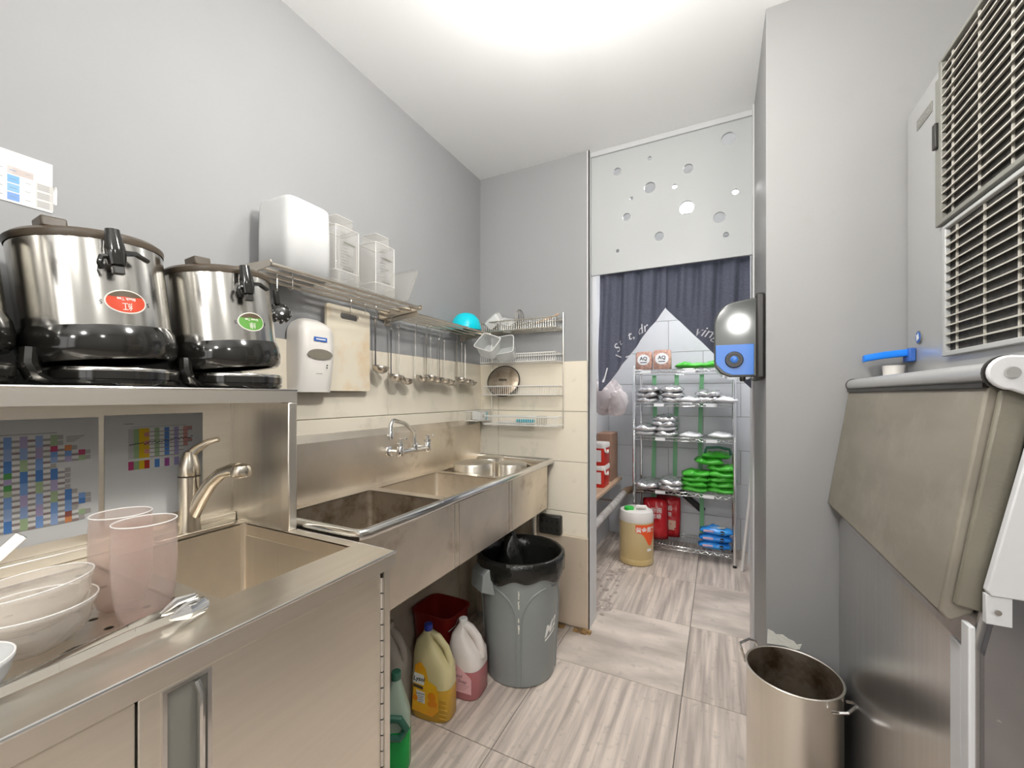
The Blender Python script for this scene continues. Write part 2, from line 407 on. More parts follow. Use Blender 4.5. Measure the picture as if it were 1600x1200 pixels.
# shop end behind the camera: open window front between two piers
struct('wall_front', MB().box((XL, YF-.1, 0), (XL+.25, YF, CZ)).box((XR-.25, YF-.1, 0), (XR, YF, CZ)).box((XL, YF-.1, 2.35), (XR, YF, CZ)).box((XL, YF-.1, 0), (XR, YF, .45)), 'paint_wall')
wf = MB()
for x in (XL+.27, -.42, .42, XR-.27): wf.box((x-.03, YF-.07, .45), (x+.03, YF-.02, 2.35))
for z in (.48, 2.32): wf.box((XL+.25, YF-.07, z-.03), (XR-.25, YF-.02, z+.03))
tag(wf.build('window_1', 'grille_frame', smooth=0), kind='structure')
# lamps: the added unseen globes, then the storeroom panel
for i, (x, y, z, r, wt) in enumerate(ADDED_GLOBES):
    t = thing('added_globe_light', ['added unseen opal globe light above the tea urns and sink', 'added unseen opal globe light behind the viewer', 'added unseen opal globe light near the ice machine',
        'added unseen opal globe light towards the shop front', 'small added unseen opal globe light under the ceiling above the long sink'][i], 'pendant lamp', (x, y, CZ), 'added opal globe lights')
    MB().lathe([(.045, 0), (.045, -.012), (.01, -.02)], (x, y, CZ-.0005), 24).build('ceiling_rose', 'white_clean', t)
    MB().tube([(x, y, CZ-.015), (x, y, z+r)], .003, 8).build('cord', 'white_clean', t)
    mat('added_globe_glow_%d' % i, (1,1,1), .5, emit=((1, .985, .95), wt / (math.pi * 4 * math.pi * r * r)))
    MB().lathe([(max(.001, r*math.sin(math.pi*k/16)), -r*math.cos(math.pi*k/16)) for k in range(17)], (x, y, z), 28).build('globe', 'added_globe_glow_%d' % i, t, smooth=80)
x, y, a, b, wt = STORE_LAMP
t = thing('ceiling_panel_light', 'bright square panel light on the storeroom ceiling', 'ceiling light', (x, y, CZ))
MB().box((x-a/2-.02, y-b/2-.02, CZ-.03), (x+a/2+.02, y+b/2+.02, CZ-.001)).build('frame', 'white_clean', t, smooth=0)
MB().box((x-a/2, y-b/2, CZ-.034), (x+a/2, y+b/2, CZ-.0301)).build('diffuser', 'lamp_store', t, smooth=0)
ld = bpy.data.lights.new('panel_bulb', 'AREA'); ld.shape = 'RECTANGLE'; ld.size = a; ld.size_y = b; ld.energy = wt; ld.color = (1, .985, .97)
lo = bpy.data.objects.new('panel_bulb', ld); COL.objects.link(lo); lo.parent = t; lo.location = (0, 0, -.04)

# ================================================================ left counter with its drainboard sink
CTZ, CFX, CRY = .911, -.695, .764
t = thing('sink_counter', 'stainless steel counter with drainboard sink under the tea urns', 'counter', (-1.0, .2, 0))
bx0, bx1, by0, by1 = -1.25, -.815, .438, .735       # basin opening
tx0, tx1, ty0, ty1 = -1.25, -.815, -.35, .405        # drain tray opening
T = .004
m = MB().box((XL+.002, -.8, CTZ-T), (bx0, CRY, CTZ)).box((bx1, -.8, CTZ-T), (CFX, CRY, CTZ)).box((bx0, by1, CTZ-T), (bx1, CRY, CTZ))
m.box((bx0, ty1, CTZ-T), (bx1, by0, CTZ)).box((bx0, -.8, CTZ-T), (bx1, ty0, CTZ))
m.box((CFX-.004, -.8, CTZ-.036), (CFX, CRY, CTZ-T-.0001)).box((XL+.002, CRY-.004, CTZ-.036), (CFX-.0041, CRY, CTZ-T-.0001)).box((CFX-.02, -.8, CTZ-.036), (CFX-.0042, CRY-.005, CTZ-.033))
m.build('countertop', 'steel', t, smooth=0)
MB().tube([(CFX-.001, -.8, CTZ-.0022), (CFX-.001, CRY-.001, CTZ-.0022), (XL+.005, CRY-.001, CTZ-.0022)], .0032, 8).build('edge_bead', 'steel_pol', t)
MB().box((XL+.002, -.8, CTZ), (-1.302, CRY-.022, .936)).build('upstand', 'steel', t, bevel=.003)
def basin(x0, x1, y0, y1, zt, zb, th=.002, rnd=.012):
    m = MB()
    def ring(d, z): return [(a, b, z) for a, b in rrect(x0+d, y0+d, x1-d, y1-d, rnd, 3)]
    return m.loft([ring(0, zt), ring(0, zb+.02), ring(.006, zb+.006), ring(.02, zb)], cap0=False, cap1=True)
o = basin(bx0, bx1, by0, by1, CTZ-.001, CTZ-.24).build('basin', 'steel_stained', t)
MB().lathe([(.042, .0), (.042, .004), (.03, .004), (.028, .001)], (-1.03, .585, CTZ-.239), 24).build('drain', 'steel_pol', t)
hs = []
for i in range(7):
    for j in range(12):
        u, v = tx0 + .035 + i*.058 + (.0 if j % 2 else .029), ty0 + .04 + j*.062
        if u < tx1-.02 and math.hypot(u+.847, v-.262) > .035: hs.append(circ(u, v, .0065, 12))
hs.append(circ(-.847, .262, .021, 24))
me = curve_fill('drain_tray', [(tx0, ty0), (tx1, ty0), (tx1, ty1), (tx0, ty1)], hs, lambda u, v, w: (u, v, CTZ-.012+w), 0, .003)
mkobj('drain_tray', me, 'steel', t, smooth=0)
MB().lathe([(.0235, .001), (.0235, .0025), (.0205, .0025), (.0205, -.002)], (-.847, .262, CTZ-.009), 28, cap0=False, cap1=False).build('finger_ring', 'steel_pol', t)
m = MB().box((tx0-.001, ty0, CTZ-.06), (tx0, ty1, CTZ-.002)).box((tx1, ty0, CTZ-.06), (tx1+.001, ty1, CTZ-.002)).box((tx0, ty1, CTZ-.06), (tx1, ty1+.001, CTZ-.002)).box((tx0, ty0-.001, CTZ-.06), (tx1, ty0, CTZ-.002))
m.box((tx0, ty0, CTZ-.062), (tx1, ty1, CTZ-.06)); m.build('tray_well', 'steel_dirty', t, smooth=0)
MB().box((XL+.004, CRY-.03, 0), (-.703, CRY-.012, CTZ-.036)).build('side_panel', 'steel_v', t, smooth=0)
MB().box((-.76, -.8, .02), (-.735, CRY-.03, CTZ-.038)).build('cabinet_body', 'dark_gap', t, smooth=0)
for y0, y1 in ((.2755, .728), (-.18, .2725)):
    d = MB().box((-.733, y0, .12), (-.709, y1, CTZ-.045)).build('door', 'steel', t, bevel=.002)
    hy = y0 + .026
    m = MB().box((-.709, hy, .70), (-.7055, hy+.006, .862)).box((-.709, hy+.058, .70), (-.7055, hy+.064, .862)).box((-.709, hy+.0061, .857), (-.7055, hy+.0579, .862)).box((-.709, hy+.0061, .70), (-.7055, hy+.0579, .705))
    m.build('handle_frame', 'steel_pol', d, smooth=0)
    MB().box((-.7088, hy+.006, .705), (-.7078, hy+.058, .857)).build('handle_recess', 'grille_frame', d, smooth=0)
    MB().tube([(-.708, hy+.044, .70), (-.7005, hy+.047, .72), (-.7005, hy+.047, .835), (-.708, hy+.044, .852)], .005, 8).build('pull', 'steel_pol', d)
    if y1 > .5:
        for k in range(20): MB().lathe([(.0042, .12+k*.037), (.0042, .154+k*.037)], (-.7075, .7305, 0), 8).build('hinge_knuckle', 'steel_pol', d)
# ---- overshelf (hutch)
t = thing('overshelf', 'stainless steel overshelf behind the counter carrying the tea urns', 'shelf', (-1.19, .2, CTZ))
HX = -1.055
m = MB().box((XL+.002, -.8, 1.298), (HX, CRY, 1.302)).box((HX-.004, -.8, 1.266), (HX, CRY, 1.2979)).box((HX-.018, -.8, 1.266), (HX-.0041, CRY-.005, 1.269)).box((XL+.002, CRY-.004, 1.266), (HX-.0041, CRY, 1.2979))
m.build('shelf_top', 'steel', t, smooth=0)
MB().tube([(HX-.001, -.8, 1.2998), (HX-.001, CRY-.001, 1.2998), (XL+.005, CRY-.001, 1.2998)], .0030, 8).build('edge_bead', 'steel_pol', t)
MB().box((XL+.002, -.8, .9365), (XL+.007, CRY-.02, 1.297)).build('back_panel', 'steel', t, smooth=0)
MB().box((XL+.002, CRY-.021, CTZ+.0005), (HX-.03, CRY-.018, 1.297)).box((XL+.007, CRY-.026, .93), (XL+.011, CRY-.021, 1.297)).build('side_panel', 'steel_v', t, smooth=0)
MB().box((HX-.034, CRY-.026, CTZ+.0005), (HX, CRY, 1.2655)).build('corner_post', 'steel_v', t, bevel=.003)

# ---- sheets with tables
def sheet(name, label, y0, y1, z0, z1, x, cells, lines=(), cat='poster'):
    t = thing(name, label, cat, (x, (y0+y1)/2, z0))
    MB().box((x, y0-.004, z0-.004), (x+.0012, y1+.004, z1+.004)).build('laminate', 'paper', t, smooth=0)
    m = MB()
    for k_, (a, b, c, d, col) in enumerate(cells):
        xx = x + .0014 + k_*4e-6
        m.quad((xx, y0+a, z0+b), (xx, y0+c, z0+b), (xx, y0+c, z0+d), (xx, y0+a, z0+d), col)
    m.build('printed_table', 'print_sheet', t, smooth=0, fix=False)
    return t
PAL = [(.36,.48,.74),(.10,.25,.58),(.50,.42,.62),(.44,.56,.32),(.24,.40,.72),(.58,.08,.18)]
GR = (.42,.38,.36); WH = (.86,.83,.79); BR = (.34,.26,.25)
random.seed(11); cells = []
cw, ch = .0112, .0125
ext = [13,13,15,17,17,12,14,14,14,14,15,17,17,15,17,16]
for r in range(16):
    zt = .232 - r*ch
    for c in range(ext[r]):
        y = .006 + c*cw
        if c % 2 == 0:
            col = PAL[(c//2*3 + r//2*(1 + c % 3)) % 5] if random.random() > .07 else random.choice([PAL[5], (.75,.3,.12), (.3,.1,.08), (.1,.35,.1)])
            cells.append((y, zt-ch, y+cw, zt, col))
        else:
            cells.append((y, zt-ch*.55, y+cw, zt, WH)); cells.append((y, zt-ch, y+cw, zt-ch*.6, GR if (r+c) % 3 else BR))
    cells.append((.006+ext[r]*cw, zt-ch*.9, .006+ext[r]*cw+.009, zt-ch*.1, (.5,.46,.43)))
for k in range(5): cells.append((.165, .226-k*.003, .165+.03-k*.004, .2272-k*.003, (.3,.28,.27)))
cells.append((.006, .236, .15, .2372, (.3,.28,.27)))
sheet('laminated_chart', 'laminated chart with a large coloured table, partly out of frame', .219, .435, .965, 1.229, XL+.008, cells)
cells = []; cw, ch = .0108, .0108
ext = [13,12,12,13,12,11,10]
for r in range(7):
    zt = .228 - r*ch
    for c in range(ext[r]):
        y = .04 + c*cw
        if c == 0: col = (.6,.58,.56)
        elif c == 1: col = (.36,.5,.26)
        elif c in (2, 3): col = (.80,.53,.01) if c == 2 else ((.68,.28,.22) if r % 2 else (.8,.5,.03))
        else: col = [WH, (.4,.55,.3), WH, (.1,.27,.65), WH, (.45,.4,.65), WH, (.7,.32,.28), (.55,.3,.28)][(c-4) % 9]
        cells.append((y, zt-ch*.82, y+cw, zt, col)); cells.append((y, zt-ch, y+cw, zt-ch*.82, (.35,.3,.28) if c > 3 else col))
for r in range(2):
    zt = .146 - r*ch
    cols = [(.55,.06,.2),(.36,.5,.26),(.80,.53,.01),(.5,.04,.03),WH,(.1,.27,.65),WH,(.4,.1,.35),WH,(.45,.4,.65)]
    for c, col in enumerate(cols): cells.append((.04+c*cw, zt-ch, .04+(c+1)*cw, zt, col))
random.seed(5)
for c in range(28):
    y = .042 + c*.005; z = .19 - .003 + random.uniform(-.002, .003) + (c*.0004); cells.append((y, z-.0015, y+.0042, z+.001, (.06,.06,.07)))
cells.append((.032, .2405, .05, .242, (.25,.24,.23))); cells.append((.046, .2315, .165, .2322, (.3,.28,.27)))
sheet('laminated_chart', 'laminated chart with a small rainbow table behind the counter faucet', .454, .657, .972, 1.232, XL+.008, cells)
cells = []
for r in range(4):
    zt = .072 - r*.0185
    cells += [(0.0, zt-.016, .052, zt, WH), (.055, zt-.016, .072, zt, (.62,.58,.56) if r == 0 else [(.2,.43,.72),(.26,.48,.74),(.2,.36,.72)][r-1]), (.076, zt-.016, .092, zt, WH)]
    if r == 0: cells.append((.062, zt-.016, .092, zt-.002, (.58,.5,.47)))
    else:
        cells.append((.096, zt-.016, .122, zt, (.62,.60,.57)))
        for k in range(4): cells.append((.098, zt-.0035-k*.0034, .116, zt-.002-k*.0034, (.3,.3,.3)))
    cells.append((.080, zt-.009, .088, zt-.0075, (.4,.4,.4))); cells.append((.044, zt-.009, .049, zt-.007, (.45,.45,.45)))
    cells.append((.058, zt-.009, .068, zt-.0075, (.2,.3,.45)))
ws = sheet('price_sheet', 'white printed sheet with blue cells taped high on grey wall', .244, .361, 1.695, 1.795, XL+.0008, cells, cat='poster')
MB().box((XL+.0008, .355, 1.712), (XL+.002, .372, 1.752)).build('tape', 'lid_clear', ws, smooth=0)
# ================================================================ tea urns, stored upside down on the overshelf
SHZ = 1.3022
def make_urn(label, y, colour, txt):
    cx = -1.165; t = thing('tea_urn', label, 'tea urn', (cx, y, SHZ), 'tea urns on the overshelf')
    M = Matrix.Translation((0,0,.050)) @ Matrix.Rotation(.085, 4, 'X') @ Matrix.Rotation(-.06, 4, 'Y')
    T = Matrix.Translation((cx, y, SHZ))
    def put(mb, name, m, parent=t, **k): return mb.xf(T @ M).build(name, m, parent, **k)
    Rb = .1165
    put(MB().lathe([(Rb, .060), (Rb, .236)], n=56, cap0=False, cap1=False), 'body', 'steel_urn')
    put(MB().lathe([(.100,.012),(.104,.002),(.114,.0),(.121,.010),(.124,.030),(.122,.052),(.1175,.066),(.112,.068)], n=56, cap0=False, cap1=False), 'collar', 'black_gloss')
    put(MB().lathe([(.100,.012),(.098,.20),(.02,.22)], n=40, cap0=False), 'inner_liner', 'dark_gap')
    put(MB().lathe([(Rb+.0015,.230),(.1195,.236),(.1195,.242),(.112,.249),(.09,.252),(.02,.253)], n=56, cap0=False), 'base_ring', 'brown_plastic')
    put(MB().box((.03,-.088,.248), (.075,-.052,.268)), 'foot', 'brown_plastic', bevel=.003)
    put(MB().box((-.02,.075,.246), (.02,.1,.258)), 'foot', 'brown_plastic', bevel=.003)
    # tap
    a = R(-5); u = Vector((math.cos(a), math.sin(a), 0)); w = Vector((-u.y, u.x, 0))
    P = lambda r, s, z: tuple(u*r + w*s + Vector((0,0,z-.032)))
    tp = put(MB().bar(P(.114,0,.222), P(.140,0,.222), .030, .030), 'tap', 'black_plastic', bevel=.004)
    c = P(.140,0,0); put(MB().lathe([(.006,.205),(.014,.208),(.016,.225),(.0165,.238),(.012,.268),(.011,.276),(.006,.277)], c, 20), 'nozzle', 'black_gloss', tp)
    put(MB().loft([[P(.132,.004,.236), P(.150,.004,.236), P(.150,.004,.228), P(.132,.004,.228)], [P(.134,.03,.238), P(.148,.03,.238), P(.148,.03,.232), P(.134,.03,.232)], [P(.130,.05,.226), P(.146,.05,.226), P(.146,.05,.222), P(.130,.05,.222)]]), 'lever', 'black_gloss', tp)
    put(MB().tube([P(.143,-.010,.224), P(.146,-.022,.220), P(.146,-.026,.208), P(.143,-.022,.198)], .005, 8), 'lever_hook', 'black_gloss', tp)
    put(MB().bar(P(.143,.0,.206), P(.143,.0,.190), .018, .012), 'stem', 'black_plastic', tp, bevel=.002)
    # oval sticker, printed the right way up for a standing urn
    z0 = .112; a0 = R(2)
    def wrap(uu, vv, off): ph = a0 - uu/Rb; r = Rb + off; return T @ M @ Vector((r*math.cos(ph), r*math.sin(ph), z0 - vv))
    def oval(sx, sy, off, cond=None):
        m = MB(); n = 40; k = 8
        ring = lambda f: [wrap(sx*f*math.cos(2*math.pi*i/n), sy*f*math.sin(2*math.pi*i/n), off) for i in range(n)]
        m.loft([ring(f/k) for f in range(1, k+1)], cap1=False); return m
    st = oval(.0335, .0235, .0006).build('sticker', 'sticker_white', t, fix=False)
    oval(.0310, .0212, .0010).build('sticker_field', colour, st, fix=False)
    m = MB(); n = 14
    for i in range(n):
        def q(i, top): x = -.0285 + .057*i/n; lim = .0212*math.sqrt(max(0, 1-(x/.031)**2)); return wrap(x, -lim if top else -.0095 - .0008*math.sin(i), .0013) if lim > .0095 else wrap(x, -.0095, .0013)
        m.quad(q(i,0), q(i+1,0), q(i+1,1), q(i,1))
    m.build('sticker_band', 'sticker_dark', st, fix=False)
    text('lettering', txt[0], .017, 'sticker_white', st, lambda x, y_: wrap(x, y_+.0085, .0015))
    text('lettering', txt[1], .0075, 'sticker_white', st, lambda x, y_: wrap(x, y_-.0055, .0015), bold=.0002)
    text('lettering', 'S', .012, 'black_print', t, lambda x, y_: wrap(x+.038, y_+.002, .0008))
    text('lettering', 'S', .012, 'black_print', t, lambda x, y_: wrap(x-.038, y_+.002, .0008))
    # lid lying open under the urn, and its hinge
    lx, ly = cx + .012, y + .012
    ld = MB().lathe([(.07,.0),(.100,.001),(.106,.006),(.107,.012),(.104,.013),(.104,.0145),(.107,.0155),(.107,.034),(.104,.038),(.09,.039)], (lx, ly, SHZ), 48).build('lid', 'black_gloss', t)
    MB().lathe([(.1074,.0305),(.1078,.033),(.1062,.0372)], (lx, ly, SHZ), 48, cap0=False, cap1=False).build('lid_rim', 'steel_urn', ld)
    hp = [(cx+.035, y-.118, .066), (cx+.045, y-.122, .040), (cx+.045, y-.115, .018), (cx+.04, y-.098, .010), (cx+.035, y-.085, .012)]
    MB().tube([(a_, b_, SHZ+c_) for a_, b_, c_ in hp], [.014,.015,.014,.010,.008], 10).build('hinge', 'black_gloss', t)
    return t
make_urn('steel tea urn at the picture edge, beside the red-stickered urn', .150, 'sticker_red', ('\u7d05', 'Black Tea'))
make_urn('steel tea urn with a red oval sticker, stored upside down', .398, 'sticker_red', ('\u7d05', 'Black Tea'))
make_urn('steel tea urn with a green oval sticker, stored upside down', .645, 'sticker_green', ('\u7da0', 'Green Tea'))

# ================================================================ counter faucet
fx, fy = -1.277, .606
t = thing('pull_out_faucet', 'brushed nickel single-lever faucet beside the counter sink', 'faucet', (fx, fy, CTZ+.0002))
MB().prism(rrect(-.025, -.085, .025, .115, .022, 5), lambda a, b, d: (fx+a, fy+b, d), CTZ+.0003, CTZ+.010).build('deck_plate', 'nickel', t, bevel=.003)
MB().lathe([(.026,.010),(.0245,.03),(.023,.09),(.024,.125),(.0245,.155),(.023,.157)], (fx, fy, CTZ), 28).build('body', 'nickel', t)
hd = MB().lathe([(.0235,.158),(.0245,.160),(.023,.185),(.018,.208),(.013,.222),(.006,.226)], (fx, fy, CTZ), 28).build('handle', 'nickel', t)
MB().tube([(fx, fy, CTZ+.210), (fx+.006, fy+.014, CTZ+.228), (fx+.022, fy+.034, CTZ+.246), (fx+.045, fy+.05, CTZ+.254)], [.015,.0115,.0085,.007], 12).build('lever', 'nickel', hd)
MB().lathe([(.0252,.1555),(.0252,.1575)], (fx, fy, CTZ), 28).build('seam_ring', 'brown_plastic', t)
sp_ = MB().tube([(fx+.005, fy+.004, CTZ+.05), (fx+.03, fy+.014, CTZ+.10), (fx+.055, fy+.024, CTZ+.138), (fx+.085, fy+.034, CTZ+.165), (fx+.115, fy+.044, CTZ+.176), (fx+.135, fy+.050, CTZ+.176)], [.019,.018,.0165,.0155,.0165,.019], 16).build('spout', 'nickel', t)
MB().lathe([(.010,.004),(.021,.0),(.0245,-.008),(.024,-.026),(.0215,-.03),(.016,-.028)], (fx+.142, fy+.053, CTZ+.188), 24).build('spray_head', 'nickel', sp_)

# ================================================================ things on the drainboard
TZ = CTZ - .0088
def lathe_thing(name, label, cat, loc, prof, m, n=40, group=None, thick=.0016, cap0=True):
    o = MB().lathe(prof, (0,0,0), n, cap0=cap0, cap1=False).build(name, m)
    o.location = loc; s = o.modifiers.new('shell', 'SOLIDIFY'); s.thickness = thick; s.offset = 0
    rr, rz_ = prof[-1]; MB().tube([(rr*math.cos(2*math.pi*k/40), rr*math.sin(2*math.pi*k/40), rz_) for k in range(40)], .0011, 6, closed=True).build('rim', 'rim_plastic', o)
    return tag(o, label, cat, group)
cup = [(.020,.0),(.027,.001),(.0315,.006),(.0375,.03),(.0412,.06),(.0430,.10),(.0425,.14),(.0415,.166),(.0424,.168)]
lathe_thing('plastic_tumbler', 'frosted pinkish plastic tumbler standing beside the tongs', 'cup', (-.872,.348,TZ+.001), cup, 'cup_clear', group='tumblers on the drainboard')
lathe_thing('plastic_tumbler', 'frosted plastic tumbler behind the front one, below the faucet', 'cup', (-.968,.352,TZ+.001), cup, 'cup_clear', group='tumblers on the drainboard')
bowl = [(.022,.0),(.034,.001),(.046,.008),(.058,.022),(.066,.040),(.069,.056),(.0715,.060),(.0715,.066)]
lathe_thing('plastic_bowl', 'frosted plastic bowl at the bottom of the pair on the drainboard', 'bowl', (-.925,.232,TZ+.001), bowl, 'bowl_clear', group='bowls on the drainboard')
b2 = lathe_thing('plastic_bowl', 'frosted plastic bowl resting tilted inside the lower bowl', 'bowl', (-.935,.236,TZ+.030), bowl, 'bowl_clear', group='bowls on the drainboard')
b2.rotation_euler = (R(4), R(-3), 0)
lathe_thing('plastic_bowl', 'white plastic bowl cut off by the picture edge on the drainboard', 'bowl', (-.83,.135,TZ+.001), [(a*.8, b*.8) for a, b in bowl], 'milky', group='bowls on the drainboard')
t = thing('serving_tongs', 'shiny steel tongs with scalloped claws lying on the counter edge', 'tongs', (-.79,.27,CTZ))
for s in (-1, 1):
    a = MB(); P0 = Vector((-.786,.125,CTZ+.010)); 
    pts = [(-.786, .130, CTZ+.009), (-.786+s*.003, .145, CTZ+.010), (-.788+s*.008, .22, CTZ+.014), (-.794+s*.012, .30, CTZ+.018), (-.800+s*.016, .350, CTZ+.016)]
    for p_, q_ in zip(pts[:-1], pts[1:]): a.bar(p_, q_, .003, .013)
    am = a.build('arm', 'steel_pol', t, smooth=0)
    c = MB()
    for k in range(5):
        f = k/4; ang = -1.0 + 2*f
        c.tube([(-.800+s*.015, .345, CTZ+.016), (-.803+s*(.020+.006*math.cos(ang*2)), .37, CTZ+.013+.009*math.sin(ang)+.004), (-.803+s*.014, .396+.006*math.cos(ang*1.5), CTZ+.010+.012*math.sin(ang)+.005)], [.004,.007,.004], 8)
    c.build('claw', 'steel_pol', am)
sp2 = MB().bar((-1.30,.262,.94), (-1.27,.305,1.0), .004, .02).build('steel_spatula', 'steel_pol', bevel=.001)
tag(sp2, 'steel spatula blade leaning in front of the large chart', 'spatula')

# ================================================================ wall racks on the left wall
def wall_rack(label, y0, y1, z, depth, nr, hang):
    t = thing('wall_rack', label, 'wall rack', (XL, y0, z)); xs_ = [XL + .035 + (depth-.045)*k/(nr-1) for k in range(nr)]
    for x in xs_: MB().tube([(x, y0+.004, z), (x, y1-.004, z)], .0062, 10).build('rail', 'steel_shelf', t)
    for y in (y0, y1):
        m = MB().prism([(XL+.001, z-.03), (XL+.001, z+.014), (XL+depth, z+.010), (XL+depth+.004, z+.002), (XL+depth, z-.008)], lambda a, b, d: (a, y+d, b), -.002, .002)
        m.build('bracket', 'steel_shelf', t, smooth=0)
    MB().box((XL+.0005, y0-.004, z-.035), (XL+.004, y0+.03, z+.014)).box((XL+.0005, y1-.03, z-.035), (XL+.004, y1+.004, z+.014)).build('wall_plate', 'steel_shelf', t, smooth=0)
    return t
Z1, Z2 = 1.655, 1.634
wall_rack('long steel tube wall rack holding the clear measuring jugs', .728, 1.384, Z1, .215, 4, 0)
wall_rack('shorter steel tube wall rack holding the turquoise bowl', 1.392, 2.02, Z2, .185, 4, 0)
XH = XL + .036
def s_hook(y, z, label, x=XH, drop=.035):
    pts = []
    for i in range(9): a = R(200 - i*27.5); pts.append((x + .009*math.cos(a), y, z + .009*math.sin(a)))
    pts += [(x+.008, y, z-drop*.5)]
    for i in range(7): a = R(20 - i*32); pts.append((x - .001 + .009*math.cos(a), y, z - drop + .009*math.sin(a)))
    return tag(MB().tube(pts, .0016, 6).build('s_hook', 'steel_pol'), label, 'hook', 'hooks on the wall racks')
ORD = ['first','second','third','fourth','fifth','sixth','seventh','eighth','ninth','tenth','eleventh','twelfth']
def make_ladle():
    t = thing('ladle', 'x', 'ladle'); L_ = .205
    MB().loft([[(x, y, z) for x, y in ((-.0008,-w),(.0012,-w),(.0012,w),(-.0008,w))] for z, w in ((.0,.004),(-.01,.0055),(-.05,.0035),(-.14,.003),(-.19,.004),(-L_,.0055))]).build('handle', 'steel_ladle', t, smooth=0)
    MB().tube([(-.001+.004*math.cos(R(a)), .006*math.sin(R(a)), .003+.006*math.cos(R(a*1))) for a in range(0, 360, 40)], .0014, 6, closed=True).build('hanging_loop', 'steel_pol', t)
    b = MB().lathe([(.001,-.030),(.014,-.028),(.025,-.021),(.032,-.011),(.0345,.0),(.0358,.001)], (0,0,0), 24, cap1=False)
    b.xf(Matrix.Translation((.034, 0, -L_+.004)) @ Matrix.Rotation(R(12), 4, 'Y')); o = b.build('cup', 'steel_ladle', t)
    s = o.modifiers.new('shell', 'SOLIDIFY'); s.thickness = .0012
    return t
proto = make_ladle(); first = True
ly = [1.296, 1.388, 1.438, 1.553, 1.634, 1.668, 1.742, 1.785, 1.90, 1.948, 1.985]
lz = [.0, -.012, -.022, -.008, -.004, -.010, -.012, -.018, -.004, -.008, -.016]
for i, y in enumerate(ly):
    zr = Z1 if y < 1.388 else Z2
    s_hook(y, zr, '%s steel hook from the cutting board, carrying a ladle' % ORD[i])
    o = proto if first else copy_tree(proto); first = False
    place(o, (XH + .004, y, zr - .048 + lz[i]), (0, 0, R(random.uniform(-20, 45))), '%s steel ladle from the cutting board, hanging on the wall' % ORD[i], 'ladles under the wall racks')
s_hook(.835, Z1, 'empty steel hook beside the black cap', x=XL+.15); s_hook(1.235, Z1, 'empty steel hook between cutting board and first ladle')
s_hook(.792, Z1, 'steel hook carrying the black ribbed cap', x=XL+.14, drop=.05)
t = thing('ribbed_cap', 'black ribbed plastic cap hanging beside the green-stickered urn', 'cap', (XL+.14,.80,1.52))
cc = (XL+.14, .806, 1.535)
m = MB().lathe([(.004,-.014),(.02,-.013),(.027,-.006),(.028,.008),(.022,.012),(.008,.014)], (0,0,0), 28)
m.xf(Matrix.Translation(cc) @ Matrix.Rotation(R(75), 4, 'Y') @ Matrix.Rotation(R(20), 4, 'X')); m.build('disc', 'black_gloss', t)
for k in range(10):
    a = 2*math.pi*k/10; m = MB().box((.021,-.004,-.011), (.031,.004,.010)); m.xf(Matrix.Translation(cc) @ Matrix.Rotation(R(75), 4, 'Y') @ Matrix.Rotation(R(20), 4, 'X') @ Matrix.Rotation(a, 4, 'Z')); m.build('rib', 'black_plastic', t, bevel=.002)
MB().bar((XL+.14,.792,1.604), (XL+.14,.797,1.56), .014, .012).build('strap', 'black_plastic', t, bevel=.002)

# ================================================================ soap dispenser and cutting board
t = thing('soap_dispenser', 'white automatic soap dispenser on the wall with an oval window', 'dispenser', (XL+.01, 1.0, 1.30))
y0, y1, z0, z1 = .918, 1.056, 1.297, 1.555; D0 = XL + .0095
prof = lambda z: .062 + .018*math.sin(max(0, min(1, (z-z0)/(z1-z0)))*2.6)
rings = []
for i in range(17):
    f = i/16; z = z0 + (z1-z0)*f; hw = (y1-y0)/2 * (1 - .02*math.cos(f*6)) * (1 if f < .8 else math.sqrt(max(.05, 1-((f-.8)/.22)**2))); d = prof(z) * (1 if f < .82 else math.sqrt(max(.08, 1-((f-.82)/.21)**2)))
    c = (y0+y1)/2
    rings.append([(D0, c-hw, z), (D0+d*.7, c-hw, z), (D0+d*.93, c-hw*.88, z), (D0+d, c-hw*.5, z), (D0+d*1.02, c, z), (D0+d, c+hw*.5, z), (D0+d*.93, c+hw*.88, z), (D0+d*.7, c+hw, z), (D0, c+hw, z)])
MB().loft(rings).build('cover', 'white_plastic', t, smooth=60)
def face(yy, zz, off): return (D0 + prof(zz)*1.02 + off + .0005 - .09*abs(yy-.987)**1.6, yy, zz)
m = MB().add([face(.987, 1.428, .0025)] + [face(.987+.05*math.cos(2*math.pi*k/32), 1.428+.0185*math.sin(2*math.pi*k/32), .0025) for k in range(32)], [(0, k+1, (k+1) % 32+1) for k in range(32)])
m.build('window', 'grey_window', t, fix=False)
m = MB(); 
for k in range(6): a, b = .961+k*.0088, .961+(k+1)*.0088; m.quad(face(a,1.473,.002), face(b,1.473,.002), face(b,1.488,.002), face(a,1.488,.002))
lg = m.build('logo_plate', 'blue_print', t, fix=False)
m = MB(); m.quad(face(.968,1.4785,.0032), face(1.006,1.4785,.0032), face(1.006,1.4825,.0032), face(.968,1.4825,.0032)); m.build('print_line', 'white_print', lg, fix=False)
text('lettering', 'automatic', .0065, 'black_print', t, lambda x, y_: face(.987+x, 1.362+y_, .002))
for z in (1.392, 1.383): MB().lathe([(.002,0),(.002,.003)], face(1.017, z, .0), 10, ax='x').build('indicator', 'black_plastic', t)
